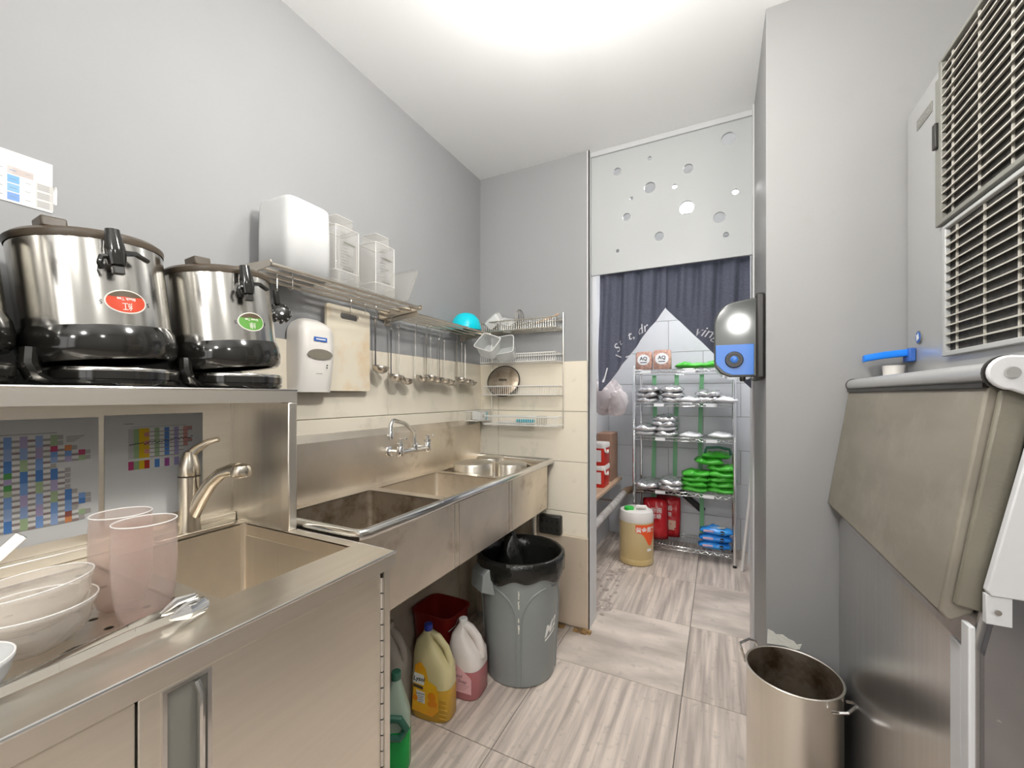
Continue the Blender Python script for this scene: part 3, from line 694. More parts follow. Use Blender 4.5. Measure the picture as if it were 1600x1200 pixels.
# board
me = curve_fill('cutting_board', rrect(1.052, 1.303, 1.262, 1.628, .010), [rrect(1.113, 1.580, 1.205, 1.604, .0115)], lambda u, v, w: (XH-.004+w, u, v), 0, .011)
o = mkobj('cutting_board', me, 'board_plastic', smooth=30); tag(o, 'pale stained plastic cutting board hanging below the wall rack', 'cutting board')
s_hook(1.160, Z1, 'steel hook carrying the cutting board', x=XH+.004, drop=.042)

# ================================================================ containers on the racks
RZ1, RZ2 = Z1 + .0066, Z2 + .0066
def ring_sq(c, hw, z, e): return sup(c[0], c[1], z, hw, hw, e, 36)
c = (XL+.112, .876)
m = MB().loft([ring_sq(c, .082, RZ1+.0, 6), ring_sq(c, .081, RZ1+.14, 6), ring_sq(c, .079, RZ1+.215, 6), ring_sq(c, .077, RZ1+.224, 6), ring_sq(c, .071, RZ1+.229, 6)], cap0=False)
o = m.build('plastic_bin', 'milky', smooth=50); tag(o, 'tall milky white plastic container upside down on the wall rack', 'container')
s = o.modifiers.new('shell', 'SOLIDIFY'); s.thickness = .002
def jug(label, x, y, h, hw, flip=True):
    t = thing('measuring_jug', label, 'measuring jug', (x, y, RZ1), 'clear measuring jugs on the rack')
    c = (x, y)
    R_ = [(hw*1.0, 0), (hw, h*.20), (hw*.95, h*.215), (hw*.95, h*.82), (hw*.90, h*.845), (hw*.70, h*.85), (hw*.68, h)]
    m = MB().loft([ring_sq(c, w, RZ1+z, 10) for w, z in R_], cap0=False)
    for w, z in ((hw, .002), (hw*.975, h*.21), (hw*.95, h*.835), (hw*.70, h*.853), (hw*.68, h-.001)): MB().tube(ring_sq(c, w, RZ1+z, 10), .0010, 5, closed=True).build('edge', 'rim_plastic', t)
    for sx_, sy_ in ((1,1),(1,-1),(-1,1),(-1,-1)): MB().tube([(x+sx_*hw*.885, y+sy_*hw*.885, RZ1+h*.22), (x+sx_*hw*.885, y+sy_*hw*.885, RZ1+h*.83)], .0010, 5).build('edge', 'rim_plastic', t)
    o = m.build('body', 'jug_clear', t, smooth=40); s = o.modifiers.new('shell', 'SOLIDIFY'); s.thickness = .002
    g_ = MB()
    for k in range(12):
        z = RZ1 + h*(.28 + .042*k); w = hw*(.75 if k % 4 == 0 else .45)
        g_.box((x+hw*.985, y-hw*.55, z), (x+hw*1.005, y-hw*.55+w, z+.0013))
    g_.box((x+hw*.985, y-hw*.05, RZ1+h*.28), (x+hw*.99, y-hw*.04, RZ1+h*.78)); g_.box((x+hw*.985, y-hw*.4, RZ1+h*.60), (x+hw*1.005, y+hw*.5, RZ1+h*.62)).box((x+hw*.985, y-hw*.4, RZ1+h*.24), (x+hw*1.005, y+hw*.4, RZ1+h*.255))
    g_.build('scale_marks', 'grille_frame', t, smooth=0)
    hd = MB().tube([(x, y+hw*.95, RZ1+h*.16), (x, y+hw*1.42, RZ1+h*.18), (x, y+hw*1.5, RZ1+h*.3), (x, y+hw*1.5, RZ1+h*.66), (x, y+hw*1.38, RZ1+h*.72), (x, y+hw*.93, RZ1+h*.72)], .007, 8).build('handle', 'jug_clear', t)
jug('clear measuring jug next to the milky container, upside down', XL+.125, 1.030, .245, .056)
jug('clear measuring jug nearer the leaning lid, upside down', XL+.125, 1.212, .245, .056)
t = thing('clear_lid', 'clear flat plastic lid leaning at the end of the long rack', 'lid', (XL+.11, 1.35, RZ1))
m = MB().prism(rrect(-.075, 0, .075, .17, .02, 5), lambda a, b, d: (XL+.12 + a - d*.3, 1.316 + b*.42 + d, RZ1 + b*.9), -.002, .002); m.build('panel', 'lid_clear', t)
pr = [(a*.97, b*.97+.002) for a, b in rrect(-.075, 0, .075, .17, .02, 5)]
MB().tube([(XL+.12 + a, 1.316 + b*.42, RZ1 + .006 + b*.9) for a, b in pr], .0035, 6, closed=True).build('rim', 'lid_clear', t)
o = MB().lathe([(.082,.0),(.0835,.004),(.080,.03),(.069,.062),(.048,.085),(.024,.094),(.001,.096)], (XL+.098, 1.905, RZ2), 44, cap0=False).build('mixing_bowl', 'turquoise')
tag(o, 'bright turquoise plastic bowl turned upside down on the short rack', 'bowl'); s = o.modifiers.new('shell', 'SOLIDIFY'); s.thickness = .002
def open_box(name, label, loc, rot, w, d, h, m, cat='box', group=None, taper=.85):
    r0 = sup(0, 0, 0, w/2*taper, d/2*taper, 7, 28); r1 = sup(0, 0, h, w/2, d/2, 7, 28); r2 = sup(0, 0, h, w/2+.005, d/2+.005, 7, 28)
    o = MB().loft([r0, r1, r2], cap1=False).build(name, m, smooth=40); s = o.modifiers.new('shell', 'SOLIDIFY'); s.thickness = .0016
    o.location = loc; o.rotation_euler = rot
    if m == 'box_clear': MB().tube(r2, .0013, 5, closed=True).build('rim', 'rim_plastic', o)
    return tag(o, label, cat, group)
open_box('food_tub', 'clear plastic tub hanging tilted at the end of the short rack', (XL+.235, 1.93, 1.52), (R(50), R(18), 0), .105, .10, .075, 'box_clear', 'tub', 'clear tubs hanging at the rack end')
open_box('food_tub', 'clear plastic tub hanging in front of the wire shelves', (XL+.285, 2.03, 1.515), (R(58), R(-8), R(12)), .115, .11, .085, 'box_clear', 'tub', 'clear tubs hanging at the rack end')
# ================================================================ wire shelf unit on the back wall
t = thing('wire_wall_shelf', 'chrome wire shelf unit with four baskets on the back wall', 'wire shelf', (-1.0, YB-.01, 1.1))
wx0, wx1 = -1.245, -.782; YW = YB - .0125
for x in (wx0+.003, wx1): MB().tube([(x, YW, 1.10), (x, YW, 1.752)], .0042, 8).build('upright', 'wire', t)
def wire_basket(z, dp, hgt, m='wire'):
    b = thing('basket', None, None, (wx0, YW, z)); b.parent = t; b.location = Vector((wx0, YW, z)) - OFF[t.name]
    f = YW - dp
    MB().tube([(wx0, YW, z+hgt), (wx0, f, z+hgt), (wx1, f, z+hgt), (wx1, YW, z+hgt)], .0036, 6, closed=True).build('top_rim', m, b)
    MB().tube([(wx0, YW, z), (wx0, f, z), (wx1, f, z), (wx1, YW, z)], .0032, 6, closed=True).build('bottom_rim', m, b)
    w_ = MB(); n = 34
    for k in range(n+1):
        x = wx0 + (wx1-wx0)*k/n; w_.tube([(x, f, z+hgt), (x, f, z), (x, YW, z), (x, YW, z+hgt*.6)], .0015, 4)
    for q in (.33, .66): w_.tube([(wx0, YW-dp*q, z), (wx1, YW-dp*q, z)], .0014, 4)
    w_.build('wires', m, b)
for z, dp, hh in ((1.655,.13,.055), (1.475,.13,.045), (1.290,.10,.050), (1.118,.10,.048)): wire_basket(z, dp, hh, 'wire' if z > 1.6 else 'wire_white')
open_box('white_bowl', 'white plastic square bowl tipped up in the top wire basket', (-1.165, YB-.085, 1.70), (R(20), R(-35), 0), .10, .10, .055, 'white_clean', 'bowl', 'white bowls in the wire basket')
open_box('white_bowl', 'white plastic bowl lying lower in the top wire basket', (-1.105, YB-.075, 1.672), (R(30), R(15), 0), .09, .085, .05, 'milky', 'bowl', 'white bowls in the wire basket')
t = thing('balloon_whisk', 'steel balloon whisk standing in the top wire basket', 'whisk', (-1.03, YB-.07, 1.66))
for k in range(6):
    a = math.pi*k/6; MB().tube([(-1.03 + .03*math.sin(u)*math.cos(a)*(.5+.5*math.cos(u*.25)), YB-.07 + .03*math.sin(u)*math.sin(a), 1.782 - .052*(1-math.cos(u))) for u in [2*math.pi*j/18 for j in range(18)]], .0016, 5, closed=True).build('loop', 'steel_ladle', t)
t = thing('mesh_skimmer', 'steel skimmer with a long handle lying in the top wire basket', 'skimmer', (-.95, YB-.06, 1.67))
MB().lathe([(.001,-.012),(.02,-.01),(.034,.0),(.036,.002)], (-.955, YB-.075, 1.695), 24, cap1=False).xf(Matrix.Identity(4)).build('dish', 'steel_pol', t)
MB().tube([(-.92, YB-.075, 1.697), (-.86, YB-.07, 1.712), (-.79, YB-.06, 1.738)], [.004,.005,.006], 8).build('handle', 'wood_plank', t)
t = thing('pot_lid', 'round steel pot lid leaning in the third wire basket', 'lid', (-1.13, YB-.05, 1.30))
Ml = Matrix.Translation((-1.135, YB-.062, 1.372)) @ Matrix.Rotation(R(12), 4, 'Z') @ Matrix.Rotation(R(68), 4, 'X')
MB().lathe([(.004,.014),(.05,.011),(.085,.004),(.092,.001),(.097,.002),(.097,-.001),(.09,-.003)], n=44, cap1=False).xf(Ml).build('dome', 'steel_dirty', t)
MB().lathe([(.0935,.0035),(.099,.004),(.1,.0),(.096,-.004)], n=44, cap0=False, cap1=False).xf(Ml).build('rim', 'black_plastic', t)
MB().tube([(-.022,0,.012),(-.018,0,.026),(.018,0,.026),(.022,0,.012)], .004, 8).xf(Ml).build('handle', 'brown_plastic', t)
t = thing('scrub_brush', 'blue scrubbing brush lying in the lowest wire basket', 'brush', (-.99, YB-.06, 1.122))
MB().box((-1.045, YB-.085, 1.134), (-.94, YB-.045, 1.150)).build('bristles', 'brush_blue', t, bevel=.003)
MB().box((-1.17, YB-.08, 1.124), (-.935, YB-.05, 1.133)).build('handle', 'white_clean', t, bevel=.003)
o = MB().box((-.915, YB-.09, 1.124), (-.865, YB-.05, 1.172)).build('plastic_holder', 'lid_clear', bevel=.004); tag(o, 'small clear plastic holder beside the blue brush', 'holder')
# small basket at the end of the left wall
t = thing('sponge_basket', 'small wire basket on the wall beside the sink backsplash', 'basket', (XL+.05, 2.1, 1.145))
bx = (XL+.012, 2.03, 1.14), (XL+.09, 2.19, 1.195)
for z in (1.14, 1.195): MB().tube([(bx[0][0], bx[0][1], z), (bx[1][0], bx[0][1], z), (bx[1][0], bx[1][1], z), (bx[0][0], bx[1][1], z)], .0026, 6, closed=True).build('rim', 'wire_white', t)
w_ = MB()
for k in range(15): y = 2.03 + .16*k/14; w_.tube([(XL+.012, y, 1.195), (XL+.012, y, 1.14), (XL+.09, y, 1.14), (XL+.09, y, 1.195)], .0011, 4)
for k in range(6): x = XL+.012+.078*k/5; w_.tube([(x, 2.03, 1.195), (x, 2.03, 1.14), (x, 2.19, 1.14)], .0011, 4)
w_.build('wires', 'wire_white', t)
t = thing('sponge_pack', 'white and turquoise sponge pack in the small wire basket', 'sponge', (XL+.06, 2.12, 1.143))
MB().box((XL+.03, 2.075, 1.1425), (XL+.086, 2.14, 1.19)).build('wrapper', 'white_clean', t, bevel=.004)
MB().box((XL+.03, 2.141, 1.1425), (XL+.084, 2.165, 1.188)).build('sponge', 'brush_blue', t, bevel=.003)
MB().lathe([(.009,0),(.009,.001)], (XL+.0862, 2.108, 1.166), 16, ax='x').build('print', 'black_print', t)
# ================================================================ three-compartment sink
t = thing('three_bay_sink', 'long stained steel three-compartment sink below the hanging ladles', 'sink', (-1.08, 1.5, 0))
sx0, sx1, sy0, sy1 = -1.318, -.850, .790, 2.190; DZ = .906
bays = [(.832, 1.228), (1.272, 1.660), (1.704, 2.145)]; bxa, bxb = -1.255, -.895
m = MB().box((sx0, sy0, DZ-.003), (bxa, sy1, DZ)).box((bxb, sy0, DZ-.003), (sx1, sy1, DZ))
ysx = [sy0] + [v for b in bays for v in b] + [sy1]
for a, b in zip(ysx[0::2], ysx[1::2]): m.box((bxa, a, DZ-.003), (bxb, b, DZ))
m.build('deck', 'steel_stained', t, smooth=0)
for i, (a, b) in enumerate(bays):
    o = basin(bxa, bxb, a, b, DZ-.001, DZ-.24, rnd=.02).build('basin', ['steel_dirty', 'steel_stained', 'steel_stained'][i], t)
    if i == 0: o['label'] = 'brown grimy basin'
    MB().lathe([(.045,.0),(.045,.004),(.03,.004),(.028,.001)], ((bxa+bxb)/2, (a+b)/2, DZ-.2395), 24).build('drain', 'steel_pol', t)
rp = [(sx0+.004, sy0, DZ+.012), (sx1+.008, sy0, DZ+.012)] 
rr_ = .0155
path = [(sx0+.002, sy0, DZ+.010), (sx1-.015, sy0, DZ+.010), (sx1+.004, sy0+.004, DZ+.010), (sx1+.010, sy0+.022, DZ+.010), (sx1+.010, sy1-.022, DZ+.010), (sx1+.004, sy1-.004, DZ+.010), (sx1-.015, sy1, DZ+.010), (sx0+.002, sy1, DZ+.010)]
MB().tube(path, rr_, 14).build('rolled_rim', 'steel_pol', t)
MB().box((sx1-.004, sy0+.004, .665), (sx1-.001, sy1-.05, DZ-.002)).box((sx0, sy0+.002, .665), (sx1-.001, sy0+.005, DZ-.002)).box((sx0, sy1-.053, .665), (sx1-.001, sy1-.05, DZ-.002)).box((sx0, sy0+.002, .6625), (sx1-.001, sy1-.05, .665)).build('apron', 'steel_stained', t, smooth=0)
for yy in (1.236, 1.264, 1.668, 1.696): MB().tube([(sx1-.0005, yy, .668), (sx1-.0005, yy, DZ-.006)], .0022, 6).build('apron_seam', 'steel_pol', t)
MB().prism([(XL+.0095, DZ-.004), (-1.312, DZ-.004), (-1.308, 1.115), (-1.319, 1.142), (XL+.0095, 1.144)], lambda a, b, d: (a, d, b), sy0, 2.180).build('backsplash', 'steel_stained', t, smooth=0, bevel=.002)
for x, y in ((-1.25,.85), (-.91,.90), (-1.25,2.08), (-.92,2.10)):
    l = MB().lathe([(.0205,.03),(.0205,.664)], (x, y, 0), 16).build('leg', 'steel_v', t)
    MB().lathe([(.016,.0),(.019,.004),(.017,.03)], (x, y, 0), 16).build('foot', 'grille_light', l)
MB().tube([(-1.10,1.03,.664), (-1.10,1.03,.52), (-1.12,1.05,.47), (-1.2,1.1,.46), (-1.29,1.2,.46)], .02, 12).build('drain_pipe', 'pipe_grey', t)
# wall faucet
t = thing('wall_faucet', 'chrome two-handle swing-spout faucet fixed to the sink backsplash', 'faucet', (-1.26, 1.49, 1.0))
FX, FZ = -1.245, 1.050; ya, yb_ = 1.395, 1.585; ym = 1.49
MB().tube([(FX, ya, FZ-.012), (FX, yb_, FZ-.012)], .012, 14).build('bridge', 'chrome', t)
for y in (ya, yb_):
    v = MB().lathe([(.013,-.030),(.0155,-.026),(.0155,.010),(.013,.014),(.017,.018),(.017,.026),(.010,.030)], (FX, y, FZ), 20).build('valve', 'chrome', t)
    MB().tube([(-1.312, y, FZ-.012), (FX, y, FZ-.012)], .011, 12).build('inlet', 'chrome', v); MB().lathe([(.024,0),(.022,.008),(.012,.010)], (-1.311, y, FZ-.012), 20, ax='x').build('flange', 'chrome', v)
    MB().lathe([(.007,.030),(.007,.042),(.009,.044),(.005,.046)], (FX, y, FZ), 12).build('stem', 'chrome', v)
    MB().bar((FX-.01, y, FZ+.045), (FX+.045, y-.012, FZ+.050), .011, .007).build('lever', 'chrome', v, bevel=.002)
MB().lathe([(.003,0),(.003,.004)], (FX, ya, FZ+.046), 10).build('hot_mark', 'red_logo', t)
MB().lathe([(.013,-.02),(.015,-.005),(.015,.008),(.010,.012)], (FX, ym, FZ), 18).build('spout_collar', 'chrome', t)
MB().tube([(FX, ym, FZ+.005), (FX, ym, FZ+.055), (FX+.004, ym-.010, FZ+.072), (FX+.05, 1.365, 1.168), (FX+.085, 1.262, 1.186), (FX+.092, 1.245, 1.183), (FX+.097, 1.232, 1.168), (FX+.098, 1.230, 1.14)], .0085, 12).build('spout', 'chrome', t)
MB().lathe([(.0105,-.030),(.0115,-.026),(.0115,-.004),(.009,.0)], (FX+.098, 1.230, 1.145), 16).build('aerator', 'chrome', t)
# pots standing upside down in the third bay
def pot_up(name, label, x, y, r, z0, z1, handles=False):
    t = thing(name, label, 'pot', (x, y, z0), 'pots in the sink')
    MB().lathe([(r,z0),(r*1.03,z0+.002),(r,z0+.006),(r*.985,z1-.012),(r*.96,z1-.003),(r*.9,z1),(.01,z1+.001)], (x, y, 0), 44, cap0=False).build('body', 'steel_v', t)
    return t
p1 = pot_up('steel_pot', 'steel pot with wire loop handle turned over in the far bay', -1.128, 1.812, .104, DZ-.2385, .945)
MB().tube([(-1.05, 1.702, .870), (-1.035, 1.685, .895), (-1.02, 1.675, .905), (-.998, 1.668, .890), (-.975, 1.668, .872), (-.955, 1.676, .878), (-.942, 1.69, .905), (-.95,1.71,.92)], .0045, 8).build('loop_handle', 'steel_pol', p1)
pot_up('steel_pot', 'wide steel pot turned over next to the sink rim in far bay', -.985, 1.955, .086, DZ-.2385, .932)
pot_up('steel_pot', 'small steel pot turned over at the rear of the far bay', -1.165, 2.05, .080, DZ-.2385, .938)
o = MB().lathe([(.04,0),(.075,.008),(.09,.02),(.093,.02)], (0,0,0), 36, cap1=False).build('steel_dish', 'steel_stained'); o.location = (-.975, 2.07, DZ-.06); o.rotation_euler = (R(-55), R(10), 0)
s = o.modifiers.new('shell', 'SOLIDIFY'); s.thickness = .002; tag(o, 'shallow steel dish leaning against the end of the far bay', 'dish')
# perforated black box on the back wall
t = thing('perforated_box', 'black perforated plastic box on the tiles above the bin', 'box', (-.84, YB-.02, .505))
MB().box((-.915, YB-.05, .506), (-.785, YB-.0095, .612)).build('shell', 'black_plastic', t, bevel=.008)
for i in range(4):
    for j in range(2): MB().lathe([(.010,0),(.010,.001)], (-.895+i*.03, YB-.0512, .535+j*.045), 14, ax='y').build('hole', 'dark_gap', t)

# ================================================================ trash can with liner
cx, cy, hc = -.845, 1.778, .552
t = thing('trash_can', 'large grey plastic trash can lined with a black bag', 'trash can', (cx, cy, 0))
rb, rt = .160, .196
MB().lathe([(rb*.93,.0),(rb,.006),(rb+.003,.03),(rt-.012,.44),(rt-.010,.50),(rt,.51),(rt+.006,.535),(rt+.008,hc),(rt-.002,hc),(rt-.006,.5),(rb-.006,.02),(.02,.012)], (cx, cy, 0), 64, cap0=True).build('body', 'can_grey', t)
cam_a = math.atan2(-cy, -cx)                      # direction from the can to the viewer
def can_pt(a, z, off=0):
    r = rb + .003 + (rt-.012-rb-.003)*(z-.03)/.41; return (cx + (r+off)*math.cos(a), cy + (r+off)*math.sin(a), z)
for k in range(4):
    a0 = cam_a - .04 + k*math.pi/2
    rib = MB()
    for s in (-1, 1):
        pts = [can_pt(a0 + s*.07, .012, .001), can_pt(a0 + s*.07, .30, .001)] + [can_pt(a0 + s*(.07 + .62*(1-math.cos(q))), .30 + .135*math.sin(q), .001) for q in [R(15*i) for i in range(1, 7)]]
        rib.tube(pts, .0045, 6)
    rib.build('body_rib', 'can_grey', t)
for sgn in (-1, 1):
    a = cam_a - R(55) if sgn < 0 else cam_a + R(125)
    u = Vector((math.cos(a), math.sin(a), 0)); w = Vector((-u.y, u.x, 0)); c = Vector((cx, cy, 0))
    Q = lambda r, s, z: tuple(c + u*r + w*s + Vector((0,0,z)))
    m = MB().loft([[Q(.193,-.055,.520), Q(.205,-.055,.520), Q(.205,.055,.520), Q(.193,.055,.520)], [Q(.192,-.055,.505), Q(.233,-.05,.500), Q(.233,.05,.500), Q(.192,.055,.505)], [Q(.188,-.06,.455), Q(.240,-.048,.425), Q(.240,.048,.425), Q(.188,.06,.455)], [Q(.178,-.062,.40), Q(.186,-.05,.405), Q(.186,.05,.405), Q(.178,.062,.40)]])
    m.build('handle', 'can_grey', t, bevel=.004)
for z0, z1 in ((.405,.44),(.36,.395),(.30,.32),(.25,.29)):
    a = cam_a - .045; random.seed(int(z0*1000)); m = MB()
    l = [can_pt(a + random.uniform(-.02,-.005), z0+(z1-z0)*i/5, .003) for i in range(6)]; r_ = [can_pt(a + random.uniform(.005,.03), z0+(z1-z0)*i/5, .003) for i in range(6)]
    for i in range(5): m.quad(l[i], r_[i], r_[i+1], l[i+1])
    m.build('paint_drip', 'plaster', t, fix=False)['label'] = 'dried cream paint drip'
la = cam_a + R(50)
def logo_map(x, y_): return can_pt(la + x/.18, .235 + y_ + x*.45, .0016)
text('logo', 'M2', .062, 'white_print', t, lambda x, y_: logo_map(x, y_ + .012), shear=.25, bold=.0025)
m = MB(); 
for i in range(8):
    x0_, x1_ = -.035+.07*i/8, -.035+.07*(i+1)/8; m.quad(logo_map(x0_,-.026), logo_map(x1_,-.026), logo_map(x1_,-.017), logo_map(x0_,-.017))
m.build('logo_stripe', 'white_print', t, fix=False)
# liner, a bag hanging over the rim
random.seed(8); rings = []; n = 72
lev = [(rt+.003,.468,.010),(rt+.012,.485,.007),(rt+.014,.510,.004),(rt+.014,.535,.003),(rt+.012,hc+.003,.002),(rt+.002,hc+.008,.002),(rt-.010,hc+.001,.003),(rt-.018,.50,.006),(rt-.03,.42,.012),(rt-.05,.33,.018),(rt-.09,.26,.02),(.03,.24,.01)]
ph = [random.uniform(0, 6.28) for _ in range(6)]
for r, z, am in lev:
    ring = []
    for k in range(n):
        a = 2*math.pi*k/n; d = am*(math.sin(7*a+ph[0]+z*30) + .7*math.sin(13*a+ph[1]-z*20) + .5*math.sin(23*a+ph[2]))*.6
        dz = 0 if z > .5 else (.012*math.sin(3*a+ph[3]) + .008*math.sin(9*a+ph[4])) * (1 if r > rt else .6)
        ring.append((cx + (r+d*.5)*math.cos(a), cy + (r+d*.5)*math.sin(a), z + dz))
    rings.append(ring)
o = MB().loft(rings, cap0=False).build('bin_liner', 'liner', smooth=60); tag(o, 'glossy black bin liner folded over the trash can rim', 'bag')
random.seed(12); m = MB(); rings = []
for i, (z, r) in enumerate([(.262,.07),(.34,.075),(.42,.068),(.49,.058),(.55,.045),(.60,.028),(.63,.012)]):
    rings.append([(cx-.045-.025*i/6 + r*(1+.25*math.sin(5*a+i))*math.cos(a), cy+.02 + r*(1+.25*math.sin(4*a+2*i))*math.sin(a), z) for a in [2*math.pi*k/28 for k in range(28)]])
o = MB().loft(rings).build('bunched_bag', 'liner', smooth=60); tag(o, 'bunched black plastic bag sticking up inside the trash can', 'bag')

# ================================================================ cleaning supplies under the sink
def jug_bottle(name, label, loc, rz, w, d, h, m, capm, neck, handle=True, liquid=None, level=.4, cat='bottle', capr=.017):
    t = thing(name, label, cat, (0,0,0))
    S = lambda z, a, b, ox=0, e=3.2: sup(ox, 0, z, a, b, e, 32)
    hw, hd = w/2, d/2
    body = [S(0, hw*.93, hd*.93), S(.008, hw, hd), S(h*.42, hw, hd), S(h*.58, hw*.95, hd*.95), S(h*.70, hw*.70, hd*.86, -hw*.22 if handle else 0), S(h*.82, hw*.46, hd*.66, -hw*.36 if handle else 0), S(h*.90, neck*1.25, neck*1.25, -hw*.30 if handle else 0, 2.2), S(h*.93, neck, neck, -hw*.30 if handle else 0, 2)]
    MB().loft(body).build('body', m, t, smooth=60)
    nx = -hw*.30 if handle else 0
    if handle:
        MB().tube([(nx+neck*.6, 0, h*.895), (hw*.20, 0, h*.865), (hw*.62, 0, h*.76), (hw*.80, 0, h*.64), (hw*.78, 0, h*.52)], [hd*.30, hd*.27, hd*.25, hd*.27, hd*.30], 12).build('handle', m, t)
    cp = MB().lathe([(capr, h*.925), (capr*1.02, h*.93), (capr, h*.992), (capr*.9, h)], (nx, 0, 0), 24).build('cap', capm, t)
    if liquid:
        MB().loft([S(.0005, hw*.94, hd*.94), S(.008, hw*1.006, hd*1.012), S(h*min(level,.42), hw*1.006, hd*1.012)], cap1=False).build('liquid_fill', liquid, t, smooth=60)
    t.location = loc; t.rotation_euler = (0, 0, rz); OFF[t.name] = Vector()
    return t
va = lambda x, y: math.atan2(-y, -x)      # angle towards the viewer
lx, ly_ = -1.035, 1.36; rz = va(lx, ly_) + R(62)
t = jug_bottle('cleaner_bottle', 'yellow cleaner bottle with orange label and blue cap on the floor', (lx, ly_, 0), rz, .175, .108, .355, 'bottle_yellow', 'cap_blue', .018, liquid='liquid_yellow', level=.36)
def flat_side(t, hd, pts, name, m, off=.0008, side=-1):
    mb = MB().prism(pts, lambda a, b, d: (a, side*(hd + off + d), b), 0, .0006); return mb.build(name, m, t, smooth=0)
# label on the broad side facing out
lab = flat_side(t, .054, [(-.070,.035),(-.055,.215),(-.03,.23),(-.008,.205),(.004,.16),(.038,.145),(.046,.12),(.046,.05),(.02,.022)], 'label', 'label_yellow', side=-1)
LB = lambda ox, oz, s=1: (lambda x, y_: (ox + x, -.0563, oz + y_))
fl = lambda pts, name, m, off: MB().prism(pts, lambda a, b, d: (a, -(.054 + off + d), b), 0, .0004).build(name, m, lab, smooth=0)
fl([(-.066,.145),(-.058,.186),(-.018,.180),(-.012,.168),(-.016,.140)], 'logo_field', 'white_print', .0016)
fl([(-.062,.140),(-.020,.134),(-.020,.122),(-.062,.128)], 'logo_ribbon', 'brown_plastic', .0016)
fl([(-.05,.118),(-.012,.112),(-.012,.068),(-.045,.072)], 'text_field', 'white_print', .0016)
text('lettering', 'Lysol', .024, 'black_print', lab, LB(-.038, .162), shear=.2, bold=.0006)
text('lettering', 'Hydrogen', .0095, 'black_print', lab, LB(-.031, .105), bold=.0002)
for k, wd in enumerate((.028,.024,.026,.02)): MB().box((-.03-wd/2, -.0564, .094-k*.007), (-.03+wd/2, -.0561, .0955-k*.007)).build('print_line', 'black_print', lab, smooth=0)
for ox, oz, rr in ((.018,.10,.018),(.028,.075,.014),(.012,.072,.012),(-.055,.085,.012)):
    MB().add([(ox, -.0562, oz)] + [(ox+rr*math.cos(2*math.pi*k/20), -.0560, oz+rr*math.sin(2*math.pi*k/20)) for k in range(20)], [(0, k+1, (k+1) % 20+1) for k in range(20)]).build('fruit_print', 'orange_fruit', lab, fix=False)
for k in range(5): MB().box((.05, -.0545, .02+k*.018), (.084, -.0525, .024+k*.018)).build('grip_rib', 'liquid_yellow', t, bevel=.001)
lx, ly_ = -.985, 1.535; rz = va(lx, ly_) + R(62)
t = jug_bottle('soap_jug', 'white plastic gallon jug of pink hand soap with pink label', (lx, ly_, 0), rz, .155, .150, .305, 'jug_white', 'white_clean', .019, liquid='soap_pink', level=.40, capr=.019)
lab = MB().prism([(-.066,.035),(-.066,.150),(-.052,.168),(-.035,.160),(.05,.105),(.056,.095),(.056,.035)], lambda a, b, d: (a, -(.0762+d), b), 0, .0006).build('label', 'label_pink', t, smooth=0)
for s_, ox, oz, sz in (('Free', -.035, .126, .021), ('Hand', -.012, .102, .021), ('Soap', .012, .082, .021)): text('lettering', s_, sz, 'black_print', lab, (lambda ox, oz: lambda x, y_: (ox+x, -.0772, oz+y_))(ox, oz), shear=.3)
for k in range(3): MB().box((-.045, -.0772, .066-k*.009), (.045-k*.01, -.077, .0668-k*.009)).build('print_line', 'black_print', lab, smooth=0)
# red bucket
t = thing('red_bucket', 'red square plastic bucket standing behind the soap jug', 'bucket', (-1.20, 1.605, 0))
B = lambda z, a: sup(-1.195, 1.625, z, a, a*.86, 5, 36)
o = MB().loft([B(.004,.085), B(.0045,.09), B(.262,.112), B(.266,.119), B(.274,.119), B(.274,.110), B(.02,.088)]).build('shell', 'red_bucket', t, smooth=45)
MB().tube([(-1.08,1.60,.255), (-1.075,1.57,.235), (-1.085,1.53,.225)], .003, 6).build('wire_handle', 'steel_pol', t)
# white jug behind with a coloured label, and the green bottle at the counter
t = jug_bottle('bleach_jug', 'off-white jug with a red and green label behind the cleaner', (-1.225, 1.335, 0), va(-1.225,1.335)+R(40), .17, .12, .325, 'bag_paper', 'bag_paper', .02, cat='bottle')
for z0, z1, mm in ((.20,.235,'red_box'), (.165,.19,'cap_green')): MB().box((-.03,-.0615,z0), (.035,-.0603,z1)).build('label', mm, t, smooth=0)
t = jug_bottle('dish_soap', 'green dish soap bottle beside the counter side', (-1.005, 1.105, 0), va(-1.005,1.105)+R(80), .10, .07, .325, 'green_trans', 'green_cap', .014, handle=False, liquid='green_soap', level=.42)
MB().tube([(-.035,-.035,.16),(-.01,-.039,.19),(.02,-.039,.185),(.04,-.036,.15),(.02,-.039,.122),(-.02,-.039,.125)], .012, 8, closed=True).build('label', 'green_cap', t)

